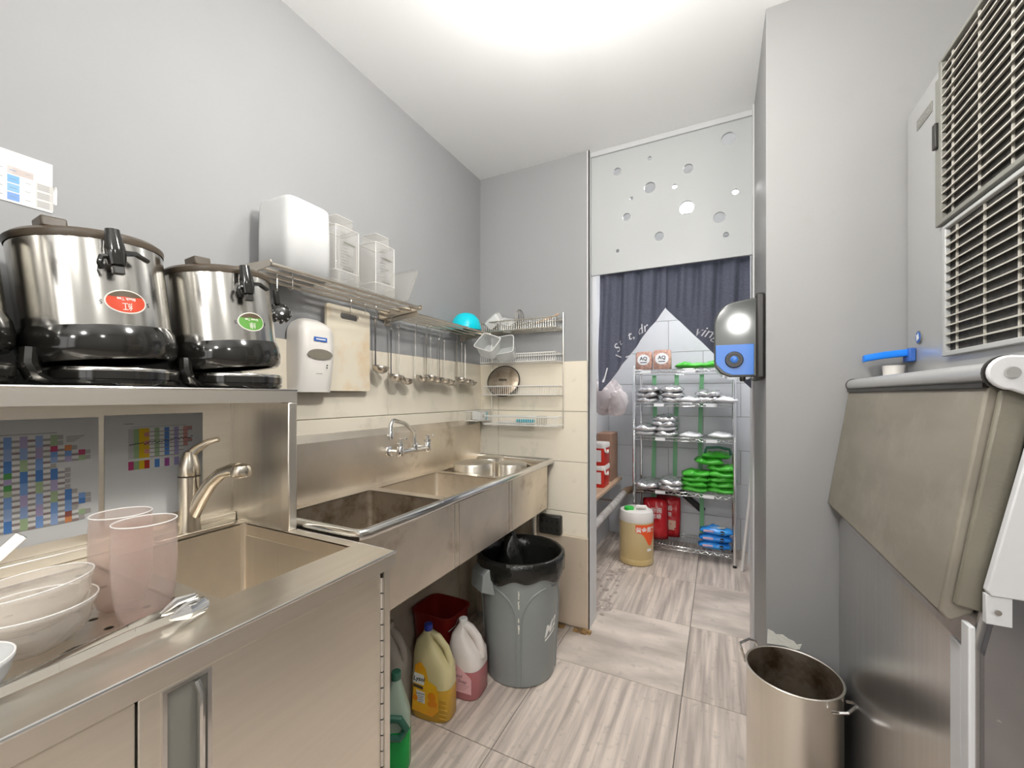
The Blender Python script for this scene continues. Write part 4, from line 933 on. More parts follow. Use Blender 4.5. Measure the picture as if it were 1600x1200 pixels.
# ================================================================ ice machine
t = thing('ice_machine', 'grey ice machine head with black louvred grilles above the ice bin', 'ice machine', (.85, 1.3, 1.34))
hx, hy0, hy1, hz0, hz1 = .516, .93, 1.672, 1.345, 2.138
MB().box((hx, hy0, hz0), (1.25, hy1, hz1)).build('cabinet', 'machine_grey', t, bevel=.003)
MB().box((hx-.0016, 1.600, 2.052), (hx, 1.505, 2.082)).build('name_plate', 'grille_frame', t, bevel=.001)
text('lettering', 'HOSHIZAKI', .019, 'machine_grey', t, lambda x, y_: (hx-.0022, 1.5525 - x*.8, 2.067+y_))
bd = MB().lathe([(.019,-.003),(.019,0)], (hx, 1.584, 1.452), 28, ax='x').build('badge', 'grille_frame', t)
MB().lathe([(.016,-.0042),(.016,-.003)], (hx, 1.584, 1.452), 24, ax='x').build('badge_face', 'blue_print', bd)
MB().prism([(-.006,-.011),(.008,-.004),(.004,.012),(-.002,.006),(-.008,.009)], lambda a, b, d: (hx-.0048+d, 1.584-a, 1.452+b), -.0004, .0004).build('badge_mark', 'white_print', bd, smooth=0)
for (z0, z1, y1_, fm) in ((1.392, 1.700, 1.405, 'grille_light'), (1.728, 2.128, 1.425, 'grille')):
    g_ = thing('grille', None, None, (hx, 1.2, z0)); g_.parent = t; g_.location = Vector((hx, 1.2, z0)) - OFF[t.name]; y0_ = hy0 + .01
    MB().box((hx-.004, y0_, z0), (hx-.0005, y1_, z1)).build('backing', 'coil', g_, smooth=0)
    fr = MB().box((hx-.014, y1_-.008, z0), (hx-.001, y1_+.008, z1)).box((hx-.014, y0_, z0-.010), (hx-.001, y1_+.008, z0+.002)).box((hx-.014, y0_, z1-.002), (hx-.001, y1_+.008, z1+.008)).box((hx-.014, y0_-.008, z0-.01), (hx-.001, y0_, z1+.008))
    fr.build('grille_frame', 'grille_frame' if z0 > 1.5 else 'grille_light', g_, bevel=.002)
    n = round((z1-z0)/.0225)
    me0 = None
    for k in range(1, n):
        z = z0 + (z1-z0)*k/n
        if me0 is None:
            o = MB().prism([(hx-.0135, .0005), (hx-.005, .0035), (hx-.005, .0015), (hx-.0135, -.0028)], lambda a, b, d: (a, d, z0+b), y0_+.001, y1_-.009).build('louver', 'grille', g_, smooth=0); me0 = o.data; o.location.z = z - z0
        else:
            o = bpy.data.objects.new('louver', me0); COL.objects.link(o); o.parent = g_; o.location.z = z - z0
    for y in [y1_-.045-.115*k for k in range(4)]: MB().box((hx-.0075, y-.0025, z0), (hx-.0042, y+.0025, z1)).build('rib', 'grille', g_, smooth=0)
MB().box((hx-.020, 1.434, 1.92), (hx-.0125, 1.452, 1.985)).build('latch', 'black_plastic', t, bevel=.002)
MB().box((hx-.012, 1.434, 1.72), (hx-.0005, 1.456, 2.10)).build('side_rail', 'grille_frame', t, bevel=.002)
# bin
t = thing('ice_bin', 'steel ice storage bin with a sloping front beside the column', 'ice bin', (.8, 1.28, 0))
by0_, by1_ = .882, 1.674; fxx = .349
prof = [(fxx, .10), (fxx, .885), (.428, 1.285), (.428, 1.335), (1.25, 1.335), (1.25, .10)]
MB().prism(prof, lambda a, b, d: (a, d, b), by0_+.012, by1_).build('body', 'bin_steel', t, smooth=0, bevel=.004)
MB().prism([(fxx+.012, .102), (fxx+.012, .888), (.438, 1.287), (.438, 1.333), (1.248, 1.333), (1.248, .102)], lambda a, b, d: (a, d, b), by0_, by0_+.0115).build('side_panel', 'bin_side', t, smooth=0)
MB().box((fxx-.006, by0_-.002, .10), (fxx+.002, by0_+.022, .93)).box((fxx-.004, by0_+.026, .10), (fxx+.001, by0_+.062, .885)).build('corner_trim', 'bin_grey', t, bevel=.002)
MB().prism([(.362,.985),(.358,.992),(.412,1.262),(.452,1.262),(.400,.985)], lambda a, b, d: (a, d, b), by0_-.014, by0_-.001).build('side_bracket', 'bin_grey', t, bevel=.002)
MB().box((.358, by0_-.011, .942), (.386, by0_-.001, .986)).build('bracket_foot', 'bin_grey', t, bevel=.001)
MB().lathe([(.004,-.003),(.004,0)], (.370, by0_-.011, .962), 12, ax='y').build('screw', 'steel_pol', t)
for x in (.42, 1.18):
    for y in (.95, 1.6): MB().lathe([(.018,.0),(.022,.004),(.02,.10)], (x, y, 0), 14).build('leg', 'grille_light', t)
MB().box((.428, by0_+.02, 1.3355), (.512, by1_-.002, 1.343)).build('top_ledge', 'machine_grey', t, smooth=0)
# door slab
dr = MB(); A = Vector((.373, 0, 1.300)); Bv = Vector((.316, 0, .926)); dv = (Bv-A).normalized(); nv = Vector((-dv.z, 0, dv.x)); nv = nv if nv.x > 0 else -nv
q = lambda s, d: A + dv*s + nv*d
L_ = (Bv-A).length
dr.prism([(0,0),(L_-.012,0),(L_,.010),(L_,.018),(L_-.02,.040),(0,.040)], lambda a, b, d: tuple(q(a, b) + Vector((0, d, 0))), .905, 1.668)
door = dr.build('lift_door', 'lid_rubber', t, bevel=.008, seg=3)
ed = MB().prism([(.004,.012),(L_-.03,.012),(L_-.03,.048),(.004,.048)], lambda a, b, d: tuple(q(a, b) + Vector((0, d, 0))), .893, .9045); ed.build('door_edge', 'lid_edge', door, bevel=.003)
MB().tube([(.386, .895, 1.318), (.386, 1.672, 1.318)], .0185, 16).build('door_rail', 'machine_grey', t)
MB().box((.368, .905, 1.296), (.376, 1.664, 1.3035)).build('rail_seal', 'black_plastic', t, smooth=0)
MB().tube([(.386, 1.6715, 1.318), (.386, 1.6735, 1.318)], .0205, 16).build('rail_cap', 'black_plastic', t)
pl = [(.386 + .026*math.cos(R(a)), 1.318 + .026*math.sin(R(a))) for a in range(90, 271, 15)] + [(.46, 1.255), (.55, 1.255), (.55, 1.335), (.45, 1.338)]
MB().prism(pl, lambda a, b, d: (a, d, b), .872, .8805).build('hinge_plate', 'bin_grey', t, bevel=.003)
MB().lathe([(.008,-.004),(.009,0)], (.386, .872, 1.318), 16, ax='y').build('hinge_pin', 'steel_pol', t)
MB().lathe([(.027,0),(.027,.006)], (.386, .8825, 1.318), 24, ax='y').build('hinge_gasket', 'black_plastic', t)
# blue scoop on the ledge
t = thing('ice_scoop', 'bright blue plastic ice scoop handle sticking out over the bin ledge', 'ice scoop', (.45, 1.62, 1.4))
MB().loft([[(x, 1.63 + a, 1.402 + s_ + b) for a, b in ((-.012,-.009),(.012,-.009),(.014,.0),(.010,.012),(-.010,.012),(-.014,0))] for x, s_ in ((.40, -.006), (.404, -.004), (.45, .004), (.512, .010))]).build('handle', 'blue_scoop', t, bevel=.002)
MB().box((.500, 1.605, 1.385), (.5155, 1.655, 1.425)).build('holder', 'blue_print', t, bevel=.003)
o = MB().lathe([(.022,.0),(.024,.002),(.026,.03),(.027,.032),(.025,.032),(.023,.004)], (.472, 1.632, 1.3432), 28).build('steel_cup', 'white_plastic'); tag(o, 'small pale cup under the blue scoop on the bin ledge', 'cup')

# ================================================================ stock pot on the floor
px, py, pr_, ph_ = .207, 1.548, .126, .424
t = thing('stock_pot', 'tall dented steel stock pot on the floor by the column', 'pot', (px, py, 0))
MB().lathe([(pr_*.9,.0),(pr_*.985,.004),(pr_,.015),(pr_,ph_-.006),(pr_+.004,ph_-.003),(pr_+.0045,ph_),(pr_+.001,ph_+.002),(pr_-.002,ph_)], (px, py, 0), 60, cap1=False).build('outside', 'steel_v', t)
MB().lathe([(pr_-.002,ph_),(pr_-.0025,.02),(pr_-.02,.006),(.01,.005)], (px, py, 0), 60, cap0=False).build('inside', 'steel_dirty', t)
for a in (R(-35), R(145)):
    u = Vector((math.cos(a), math.sin(a), 0)); w = Vector((-u.y, u.x, 0)); c = Vector((px, py, 0)); up = .0 if a < 0 else .03
    pts = [c + u*(pr_-.001) - w*.042 + Vector((0,0,ph_-.03)), c + u*(pr_+.016) - w*.04 + Vector((0,0,ph_-.022+up)), c + u*(pr_+.03) - w*.026 + Vector((0,0,ph_-.018+up)), c + u*(pr_+.03) + w*.026 + Vector((0,0,ph_-.018+up)), c + u*(pr_+.016) + w*.04 + Vector((0,0,ph_-.022+up)), c + u*(pr_-.001) + w*.042 + Vector((0,0,ph_-.03))]
    MB().tube(pts, .0042, 8).build('handle', 'steel_pol', t)
# ================================================================ doorway curtain in two halves
CY = 2.300
def fold(x, z, side):
    f = max(0, min(1, (1.955 - z) / .64))
    return CY + .015*math.sin(x*58 + side*1.3 + f*2.2) * (1 - .35*f) + .007*math.sin(x*131 + 1.7 + f*3) * (1-f*.5) + .010*f*math.sin(x*21+side)
def curtain(name, label, side):
    rings = []; nx, nz = 64, 40; xc, za = -.246, 1.752
    for j in range(nz+1):
        z = 1.985 - j/nz*(1.985 - 1.312)
        k = max(0, (za - z)/(za - 1.312))
        if side < 0: x0_, x1_ = -.600 - .006*math.sin(k*3), xc + (-.585 - xc)*k
        else: x0_, x1_ = xc - .008 + (.156 - xc)*k, .137 + .013*k
        row = []
        for i in range(nx+1):
            x = x0_ + (x1_-x0_)*i/nx; row.append((x, fold(x, z, side) + (.024 if side > 0 else 0), z))
        rings.append(row)
    o = MB().loft(rings, close_ring=False).build(name, 'curtain', smooth=60, fix=False); s = o.modifiers.new('cloth', 'SOLIDIFY'); s.thickness = .0016
    return tag(o, label, 'curtain', 'doorway curtain halves')
cl = curtain('doorway_curtain', 'dark navy doorway curtain half drawn aside next to the tiled wall', -1)
cr = curtain('doorway_curtain', 'dark navy doorway curtain half sloping down behind the towel dispenser', 1)
def on(cx_, cz_, side, rot=0, s=1): 
    c_, s_ = math.cos(rot), math.sin(rot)
    return lambda x, y_: (cx_ + x*c_ - y_*s_, fold(cx_ + x*c_ - y_*s_, cz_, side) - .004, cz_ + x*s_ + y_*c_)
for s_, x, z, r_, sz in (('S', -.505, 1.545, .9, .062), ('t', -.488, 1.575, .7, .05), ('t, dr', -.395, 1.628, .42, .068)): text('lettering', s_, sz, 'curtain_print', cl, on(x, z, -1, r_), shear=.35)
text('lettering', 'ving', .075, 'curtain_print', cr, (lambda f_: lambda x, y_: tuple(Vector(f_(x, y_)) + Vector((0, .022, 0))))(on(-.055, 1.605, 1, -.25)), shear=.35)
m = MB(); pts = [(-.512,1.512),(-.48,1.497),(-.45,1.497),(-.43,1.505)]
for (a, b), (c, d) in zip(pts[:-1], pts[1:]): m.quad((a, fold(a,b,-1)-.004, b-.003), (c, fold(c,d,-1)-.004, d-.003), (c, fold(c,d,-1)-.004, d+.003), (a, fold(a,b,-1)-.004, b+.003))
m.build('swash', 'curtain_print', cl, fix=False)
m = MB(); pts = [(-.575,1.36),(-.565,1.40),(-.557,1.44)]
for (a, b), (c, d) in zip(pts[:-1], pts[1:]): m.quad((a-.006, fold(a,b,-1)-.004, b), (a+.006, fold(a,b,-1)-.004, b), (c+.006, fold(c,d,-1)-.004, d), (c-.006, fold(c,d,-1)-.004, d))
m.build('swash', 'curtain_print', cl, fix=False)
t = thing('curtain_rod', 'thin white tension rod hidden behind the bulkhead bottom edge', 'rod', (-.25, CY, 1.985))
MB().tube([(-.634, CY, 1.985), (.14, CY, 1.985)], .007, 10).build('rod', 'white_clean', t)

# ================================================================ towel dispenser on the side of the column
t = thing('towel_dispenser', 'glossy black paper towel dispenser with round feed knob on the column', 'dispenser', (.12, 1.85, 1.35))
dy0, dy1 = 1.700, 1.965
outl = [(.140,1.352),(.035,1.352),(.005,1.366),(-.014,1.392),(-.016,1.41),(-.016,1.545)] + [(.064 - .080*math.cos(R(a)), 1.545 + .083*math.sin(R(a))) for a in range(12, 91, 13)] + [(.140,1.640)]
MB().prism(outl, lambda a, b, d: (a, d, b), dy0+.004, dy1).build('cover', 'smoke', t, bevel=.006, seg=3)
MB().box((.118, dy0-.006, 1.345), (.1465, dy1+.004, 1.65)).build('back_plate', 'black_plastic', t, bevel=.008)
MB().prism([(.112,1.360),(.045,1.360),(.018,1.372),(-.006,1.398),(-.010,1.412),(-.010,1.470),(.112,1.470)], lambda a, b, d: (a, d, b), dy0+.0005, dy0+.0042).build('lower_panel', 'blue_panel', t, bevel=.001)  # glossy blue panel over the lower part of the side
kc = (.050, dy0, 1.415)
kn = MB().lathe([(.029,.002),(.030,-.004),(.027,-.009),(.02,-.009),(.019,-.005),(.013,-.005)], kc, 32, ax='y').build('feed_knob', 'black_gloss', t)
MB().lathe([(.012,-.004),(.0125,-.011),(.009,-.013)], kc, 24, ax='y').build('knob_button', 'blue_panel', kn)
MB().lathe([(.008,-.012),(.010,-.006),(.010,.004)], (.078, dy0+.03, 1.349), 16).build('lock', 'black_gloss', t)

# ================================================================ storeroom
wx = (-.625, .107); wy = (3.500, 3.850); LV = [1.500, 1.232, .958, .532, .098]
t = thing('wire_shelving', 'chrome wire shelving unit with five tiers in the storeroom', 'shelving', (-.26, 3.67, 0))
for x in wx:
    for y in wy:
        p_ = MB().lathe([(.0115,.02),(.0115,1.525),(.009,1.53)], (x, y, 0), 14).build('post', 'chrome', t)
        MB().lathe([(.010,.0),(.014,.003),(.013,.012),(.009,.02)], (x, y, 0), 12).build('foot', 'black_plastic', p_)
me_s = None
for z in LV:
    if me_s is None:
        m = MB()
        for dz in (-.004, -.030):
            m.tube([(wx[0], wy[0], dz), (wx[1], wy[0], dz), (wx[1], wy[1], dz), (wx[0], wy[1], dz)], .0032, 6, closed=True)
        for (p_, q_) in (((wx[0], wy[0]), (wx[1], wy[0])), ((wx[1], wy[0]), (wx[1], wy[1])), ((wx[0], wy[0]), (wx[0], wy[1]))):
            n = 26 if abs(p_[0]-q_[0]) > .1 else 12
            m.tube([(p_[0]+(q_[0]-p_[0])*k/n, p_[1]+(q_[1]-p_[1])*k/n, -.007 if k % 2 else -.028) for k in range(n+1)], .0018, 4)
        for k in range(1, 30): x = wx[0]+(wx[1]-wx[0])*k/30; m.tube([(x, wy[0], -.0022), (x, wy[1], -.0022)], .0018, 4)
        me_s = m.mesh('tier'); me_s.materials.append(MT['chrome']); off = OFF[t.name]; me_s.transform(Matrix.Translation((-off.x, -off.y, 0))); me_s.shade_smooth()
    o = bpy.data.objects.new('tier', me_s); COL.objects.link(o); o.parent = t; o.location = (0, 0, z)
for z, xs_ in ((1.232, (-.43,-.05)), (.958, (-.42,-.05)), (.532, (-.42,-.07)), (1.500, (-.53,-.20))):
    for x in xs_: MB().box((x-.038, wy[0]-.0075, z-.032), (x+.038, wy[0]-.0055, z-.008)).build('shelf_tag', 'tag_white', t, smooth=0)
# pouches
def pouch_mesh(w, d, h, seed, m):
    rnd = random.Random(seed); nx, ny = 12, 9; v = []; f = []; p1 = [rnd.uniform(0, 6) for _ in range(6)]
    for s in (1, -1):
        for j in range(ny+1):
            for i in range(nx+1):
                a, b = -1+2*i/nx, -1+2*j/ny
                hh = h/2*max(0, (1-abs(a)**3.2))**.7*max(0, (1-abs(b)**2.6))**.6
                wr = .2*h*math.sin(5*a+p1[0]+3*b)*math.sin(4*b+p1[1]) + .13*h*math.sin(11*a+p1[2])*math.cos(9*b+p1[3])
                k = min(1, hh/(h*.25)) if h else 0
                v.append((a*w/2*(1-.04*abs(b)**3), b*d/2*(1-.05*abs(a)**3), s*hh + (wr*k if s > 0 else wr*k*.2)))
    n = (nx+1)*(ny+1)
    for s in (0, 1):
        for j in range(ny):
            for i in range(nx):
                q = [s*n + j*(nx+1)+i, s*n + j*(nx+1)+i+1, s*n + (j+1)*(nx+1)+i+1, s*n + (j+1)*(nx+1)+i]; f.append(tuple(q if s == 0 else q[::-1]))
    me = bpy.data.meshes.new('pouch'); me.from_pydata(v, [], f); me.materials.append(MT[m]); me.shade_smooth()
    bm = bmesh.new(); bm.from_mesh(me); bmesh.ops.remove_doubles(bm, verts=bm.verts[:], dist=.0008); bm.to_mesh(me); bm.free(); return me
def pouch(name, label, me, loc, rot, group, cat='bag'):
    o = bpy.data.objects.new(name, me); COL.objects.link(o); o.location = loc; o.rotation_euler = rot; return tag(o, label, cat, group)
SB = [pouch_mesh(.19, .24, .060, s, 'foil') for s in range(3)] + [pouch_mesh(.17, .22, .048, 9, 'foil_white')]
GB = [pouch_mesh(.21, .20, .052, 20+s, 'green_bag') for s in range(3)]
PL = {1: 'single', 2: ('lower','upper'), 3: ('lowest','middle','top'), 4: ('lowest','second','third','top'), 5: ('lowest','second','third','fourth','top')}
def pile(x, y, z, n, meshes, dz, name, where, group, seed, colour):
    rnd = random.Random(seed)
    for k in range(n):
        who = PL[n] if n == 1 else PL[n][k]
        pouch(name, '%s %s bag %s' % (who, colour, where), meshes[k % len(meshes)], (x + rnd.uniform(-.012,.012), y + rnd.uniform(-.01,.01), z + dz*(k+.5) + .0005), (rnd.uniform(-.03,.03), rnd.uniform(-.05,.05), rnd.uniform(-.12,.12)), group)
g2 = 'silver foil bags on the shelving'
pile(-.525, 3.62, LV[1], 3, SB[:3], .042, 'foil_bag', 'of the first pile on the second tier from the top', g2, 1, 'silver foil')
pile(-.345, 3.62, LV[1], 3, [SB[1], SB[0], SB[2]], .042, 'foil_bag', 'of the pile beside the first one on the second tier', g2, 2, 'silver foil')
pile(-.195, 3.60, LV[1], 1, [SB[3]], .040, 'foil_bag', 'lying flat in the middle of the second tier', g2, 3, 'whitish foil')
pile(-.070, 3.63, LV[1], 2, [SB[2], SB[1]], .045, 'foil_bag', 'of the pile near the far post on the second tier', g2, 4, 'silver foil')
pile(.045, 3.57, LV[1], 1, [SB[3]], .038, 'foil_bag', 'touching the far post on the second tier', g2, 5, 'whitish foil')
pile(-.545, 3.60, LV[2], 2, [SB[3], SB[0]], .042, 'foil_bag', 'of the low pile by the post on the third tier', g2, 6, 'silver foil')
pile(-.385, 3.63, LV[2], 4, [SB[0], SB[3], SB[1], SB[2]], .040, 'foil_bag', 'of the tall pile on the third tier', g2, 7, 'silver foil')
pile(-.19, 3.60, LV[2], 1, [SB[3]], .022, 'foil_bag', 'lying flat beside the tall pile on the third tier', g2, 8, 'thin whitish foil')
pile(.015, 3.60, LV[2], 1, [SB[3]], .036, 'foil_bag', 'at the far end of the third tier', g2, 9, 'white foil')
pile(-.535, 3.60, LV[3], 1, [SB[1]], .040, 'foil_bag', 'by the post on the fourth tier above the red bags', g2, 10, 'silver foil')
pile(-.43, 3.70, LV[3], 1, [SB[2]], .044, 'foil_bag', 'behind the others on the fourth tier', g2, 11, 'silver foil')
pile(-.335, 3.59, LV[3], 2, [SB[0], SB[1]], .042, 'foil_bag', 'of the pair next to the green bags', g2, 12, 'silver foil')
gg = 'green bags on the shelving'
pile(-.165, 3.60, LV[3], 4, GB, .040, 'green_bag', 'of the shorter green pile', gg, 13, 'bright green')
pile(.020, 3.62, LV[3], 5, GB, .042, 'green_bag', 'of the taller green pile', gg, 14, 'bright green')
pouch('green_bag', 'bright green bag lying across both green piles', GB[1], (-.07, 3.62, LV[3]+.238), (0, .03, .1), gg)
t = thing('green_carrier', 'bright green bag with black handles on top of green piles', 'bag', (-.01, 3.64, LV[3]+.27))
MB().add([tuple(v.co + Vector((-.015, 3.64, LV[3]+.285))) for v in GB[2].vertices], [tuple(p.vertices) for p in GB[2].polygons]).build('pack', 'green_bag', t, smooth=60)
MB().tube([(-.10,3.60,LV[3]+.30), (-.085,3.60,LV[3]+.345), (0,3.60,LV[3]+.352), (.075,3.60,LV[3]+.34), (.085,3.60,LV[3]+.295)], [.010,.011,.010,.011,.010], 8).build('handle', 'green_cap', t)
pouch('green_bag', 'bright green bag lying on the top tier beside the pink packs', GB[0], (-.215, 3.60, LV[0]+.024), (0, .02, .15), gg)
pouch('green_bag', 'bright green bag on the top tier behind the towel dispenser', GB[2], (-.045, 3.62, LV[0]+.026), (0, -.04, -.1), gg)
# pink printed packs
for i, (x, w, lab) in enumerate(((-.555, .128, 'pink brown printed pack on the top tier nearer the curtain'), (-.412, .136, 'pink brown printed pack on the top tier nearer the green bags'))):
    t = thing('printed_pack', lab, 'pack', (x, 3.57, LV[0]), 'pink packs on the top tier')
    h_ = .150 + .008*i
    rings = [sup(x, 3.575, LV[0]+.0005+z, w/2*k, .045*k, 6, 28) for z, k in ((0,.93),(.008,1),(h_*.5,1.02),(h_-.012,.98),(h_,.9))]
    MB().loft(rings).build('pack', 'aq_bag', t, smooth=50)
    cz_ = LV[0] + h_*.55
    MB().add([(x, 3.5275, cz_)] + [(x + w*.37*math.cos(2*math.pi*k/32)*(1+.06*(k % 2)), 3.5278, cz_ + w*.33*math.sin(2*math.pi*k/32)*(1+.06*(k % 2))) for k in range(32)], [(0, k+1, (k+1) % 32+1) for k in range(32)]).build('emblem', 'tag_white', t, fix=False)
    text('lettering', 'AQ', .040, 'black_print', t, lambda a, b: (x+a, 3.5268, cz_+.008+b), bold=.0008)
    MB().box((x-.026, 3.5266, cz_-.026), (x+.026, 3.5270, cz_-.020)).build('print_line', 'black_print', t, smooth=0)
# red bags, blue packs
for i, (x, y, rz, lab) in enumerate(((-.470, 3.60, .25, 'red printed bag standing behind the yellow jug'), (-.385, 3.72, -.1, 'red printed bag standing nearer the green straps'))):
    t = thing('red_bag', lab, 'bag', (x, y, LV[4]), 'red bags on the lowest tier')
    me = pouch_mesh(.20, .34, .075, 40+i, 'red_bag'); me.transform(Matrix.Translation((0,0,.17)) @ Matrix.Rotation(R(83), 4, 'X'))
    o = bpy.data.objects.new('pack', me); COL.objects.link(o); o.parent = t
    if i: MB().box((-.07,-.047,.07), (.07,-.0445,.15)).build('text_panel', 'beige_print', t, smooth=0, fix=False).location = (0,0,0)
    for z, s_, sz in ((.245,'\u7c89\u5713',.045),(.195,'\u9ed1\u7cd6',.04)): text('lettering', s_, sz, 'white_print', t, lambda a, b: (a, -.047, z+b))
    for c in t.children:
        if c.name.startswith(('text_panel', 'lettering')): c.data.transform(Matrix.Translation(Vector((x, y, LV[4])))) if False else None
    t.location = (x, y, LV[4]+.002); t.rotation_euler = (0, 0, rz); t.scale = (1,1,1)
    for c in t.children:
        if not c.name.startswith('pack'): c.data.transform(Matrix.Translation(Vector((x, y, LV[4])))) 
BP = pouch_mesh(.235, .12, .058, 55, 'blue_pack')
for k in range(3):
    t = thing('wipes_pack', ['lowest blue pack of wipes on the bottom tier', 'middle blue pack of wipes on the bottom tier', 'top blue pack of wipes on the bottom tier'][k], 'pack', (0,0,0), 'blue wipes packs')
    o = bpy.data.objects.new('pack', BP); COL.objects.link(o); o.parent = t
    MB().box((-.085,-.0585,-.004), (-.015,-.0565,.012)).build('print_patch', 'label_pink', t, smooth=0); MB().lathe([(.016,0),(.016,.001)], (.045, -.0575, .002), 20, ax='y').build('print_dot', 'black_print', t)
    if k == 2: MB().lathe([(.05,0),(.048,.004)], (0,0,.026), 28, sx=1.3, sy=.75).build('reseal_flap', 'grille_light', t)
    t.location = (-.03 + .006*k, 3.575, LV[4] + .030 + k*.056); t.rotation_euler = (0, 0, .06 - .05*k)
# yellow jug
jx, jy, jr = -.575, 3.315, .128
t = thing('syrup_jug', 'large yellow plastic jug with a red label and green cap', 'jug', (jx, jy, 0))
MB().lathe([(jr*.92,.0),(jr*.99,.006),(jr,.02),(jr,.045),(jr*.985,.05),(jr,.055),(jr,.325)], (jx, jy, 0), 48, cap1=False).build('body', 'jug_body', t)
MB().lathe([(jr,.325),(jr*1.01,.33),(jr,.375),(jr*.94,.40),(jr*.75,.412),(jr*.3,.405),(.01,.404)], (jx, jy, 0), 48, cap0=False).build('shoulder', 'jug_top', t)
MB().lathe([(.034,.395),(.036,.40),(.036,.428),(.03,.432)], (jx-.045, jy-.055, 0), 24).build('cap', 'cap_green', t)
MB().tube([(jx-.01, jy-.02, .405), (jx+.005, jy-.02, .428), (jx+.07, jy+.0, .428), (jx+.085, jy+.005, .40)], .014, 10).build('handle', 'jug_top', t)
ja = math.atan2(-jy, -jx) + .62
def jp(u, z, off=.0012): a = ja + u/jr; return (jx + (jr+off)*math.cos(a), jy + (jr+off)*math.sin(a), z)
m = MB(); n = 14
for i in range(n):
    u0, u1 = -.085 + .17*i/n, -.085 + .17*(i+1)/n
    low = lambda u: .255 - .10*math.exp(-((u-.03)/.045)**2) - (.0 if u > -.05 else -.0)
    m.quad(jp(u0, low(u0)), jp(u1, low(u1)), jp(u1, .315), jp(u0, .315))
lb = m.build('label', 'jug_label', t, fix=False)
text('lettering', '\u9ec3\u91d1\u679c\u7cd6', .042, 'white_print', lb, lambda a, b: jp(a+.0, .275+b, .002), bold=.001)
m = MB()
for i in range(4): u0, u1 = .005+.04*i/4, .005+.04*(i+1)/4; m.quad(jp(u0,.115), jp(u1,.115), jp(u1,.135), jp(u0,.135))
m.build('price_tag', 'tag_white', t, fix=False)
# plank with red boxes, pipe, hanging bag
t = thing('wall_plank', 'wooden plank shelf along the storeroom side wall', 'shelf', (-.85, 3.1, .55))
MB().box((SX0+.001, 2.50, .548), (-.765, 3.70, .570)).build('board', 'wood_plank', t, bevel=.002)
for y in (2.7, 3.5): MB().prism([(SX0+.001,.40),(SX0+.001,.547),(-.79,.547),(-.79,.535)], lambda a, b, d: (a, y+d, b), -.01, .01).build('bracket', 'pipe_grey', t, smooth=0)
for k in range(2):
    z = .5705 + k*.172
    t = thing('red_tub', ['lower red plastic tub with white lid on the plank', 'upper red plastic tub with white handle stacked on the other'][k], 'tub', (-.85, 3.27, z), 'red tubs on the plank')
    rings = [sup(-.853, 3.27, z+q_, .062*s_, .10*s_, 6, 28) for q_, s_ in ((0,.94),(.006,.97),(.135,1))]; MB().loft(rings).build('body', 'red_box', t, smooth=45)
    rings = [sup(-.853, 3.27, z+q_, .066*s_, .104*s_, 6, 28) for q_, s_ in ((.1352,1),(.160,1),(.166,.96),(.1705,.94))]; MB().loft(rings).build('lid', 'jug_top', t, smooth=45)
    MB().tube([(-.80, 3.19, z+.155), (-.786, 3.19, z+.11), (-.784, 3.25, z+.095), (-.79, 3.28, z+.11)], .009, 8).build('handle', 'jug_top', t)
    MB().box((-.815, 3.1685, z+.03), (-.88, 3.1695, z+.12)).build('label', 'tag_white', t, smooth=0)
o = MB().box((-.92, 3.44, .5705), (-.80, 3.68, .97)).build('cardboard_box', 'cardboard', bevel=.003); tag(o, 'brown cardboard box behind the red tubs on the plank', 'box')
t = thing('drain_pipe', 'grey drain pipe with brass coupling running low along storeroom wall', 'pipe', (-.72, 3.0, .44))
MB().tube([(-.725, 2.42, .435), (-.725, 3.60, .455)], .026, 14).build('pipe_run', 'pipe_grey', t)
MB().tube([(-.725, 3.58, .455), (-.72, 3.70, .455), (-.69, 3.76, .455), (-.60, 3.79, .455)], .031, 14).build('coupling', 'pipe_brass', t)
MB().tube([(-.60, 3.79, .455), (-.30, 3.88, .455), (-.12, 3.9, .30)], .028, 14).build('pipe_end', 'black_plastic', t)
for y in (2.62, 3.3): MB().tube([(-.725, y, .44), (-.78, y+.02, .445), (SX0+.002, y+.02, .445)], .008, 8).build('clip', 'steel_pol', t)
MB().tube([(-.725, 2.62, .41), (-.715, 2.62, .22), (-.715, 2.62, .20)], .014, 10).build('valve_drop', 'steel_pol', t)
random.seed(21); t = thing('plastic_bags', 'bundle of white translucent plastic bags hanging beside the curtain', 'bag', (-.76, 3.1, 1.3))
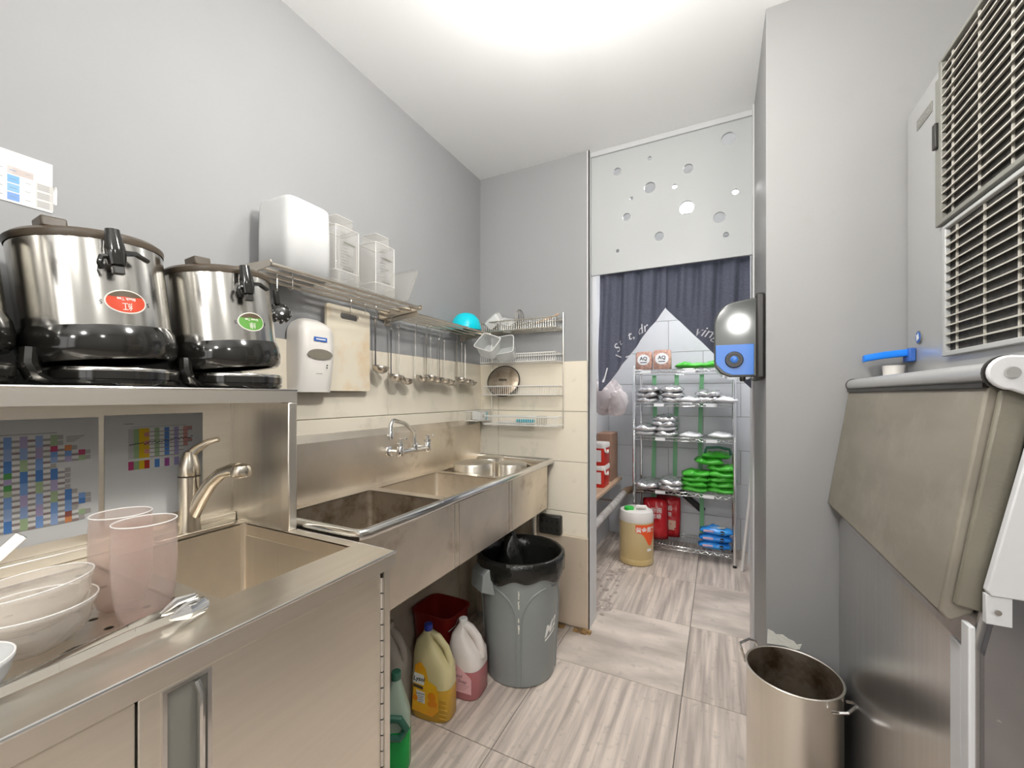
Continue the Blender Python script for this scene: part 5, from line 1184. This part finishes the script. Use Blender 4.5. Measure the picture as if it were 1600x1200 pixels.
for k in range(5):
    c = Vector((-.815 + .035*k, 3.05 + .05*(k % 2), 1.30 - .03*((k*2) % 3))); r_ = .06 + .012*(k % 3); rings = []
    for i in range(9):
        f = i/8; a_ = math.pi*f; rad = r_*math.sin(a_)**.7 + .004
        rings.append([(c.x + rad*(1+.22*math.sin(4*q+k+i))*math.cos(q), c.y + rad*(1+.2*math.sin(5*q+2*i))*math.sin(q), c.z + .095*math.cos(a_)*(1+.1*math.sin(3*q+k)) + .01*math.sin(6*q)) for q in [2*math.pi*j/18 for j in range(18)]])
    MB().loft(rings).build('bag', 'bag_clear', t, smooth=60)
MB().tube([(-.79,3.08,1.38), (-.75,3.1,1.46), (-.70,3.12,1.50)], [.03,.014,.008], 10).build('knot', 'bag_clear', t)
MB().tube([(-.735,3.1,1.435), (-.70,3.09,1.475), (-.66,3.08,1.51)], .006, 8).build('green_tie', 'strap_green', t)
for i, x in enumerate((-.515, -.335, -.135)):
    m = MB(); pts = [(x + .008*math.sin(k*1.3+i), 3.862 + .004*math.sin(k*2), 1.47 - .27*k) for k in range(6)]
    for p_, q_ in zip(pts[:-1], pts[1:]): m.bar(p_, q_, .003, .034, up=(1,0,0))
    tag(m.build('green_strap', 'strap_green', smooth=0), ['green plastic strap hanging behind the first foil bags', 'green plastic strap hanging behind the middle of shelving', 'green plastic strap hanging behind the green bags'][i], 'strap', 'green straps behind the shelving')
o = MB().tube([(.150, 3.452, .002), (.200, 3.50, .50), (.236, 3.545, 1.02), (.240,3.55,1.05)], [.010,.010,.010,.006], 12).build('mop_pole', 'pole_white'); tag(o, 'white pole leaning next to the shelving in the storeroom', 'pole')
o = MB().tube([(.205, 3.62, .002), (.255, 3.66, 1.0), (.275,3.67,1.04), (.285,3.675,1.0)], .011, 12).build('hook_pole', 'white_clean'); tag(o, 'white hook-topped pole behind the leaning pole', 'pole')
# dusty floor along the storeroom wall
random.seed(31); m = MB()
for k in range(60):
    y = random.uniform(2.40, 3.30); x = -.62 - random.random()**1.5*.28 + .02; r_ = random.uniform(.01,.035); n = 7
    m.lathe([(r_*(1), .0), (r_*.6, r_*.05), (.001, r_*.07)], (x, y, .0), 9, sx=random.uniform(.5,1.2))
tag(m.build('floor_dust', 'dirt', smooth=60), 'pale dust and dirt along the storeroom wall foot', 'dust', kind='stuff')
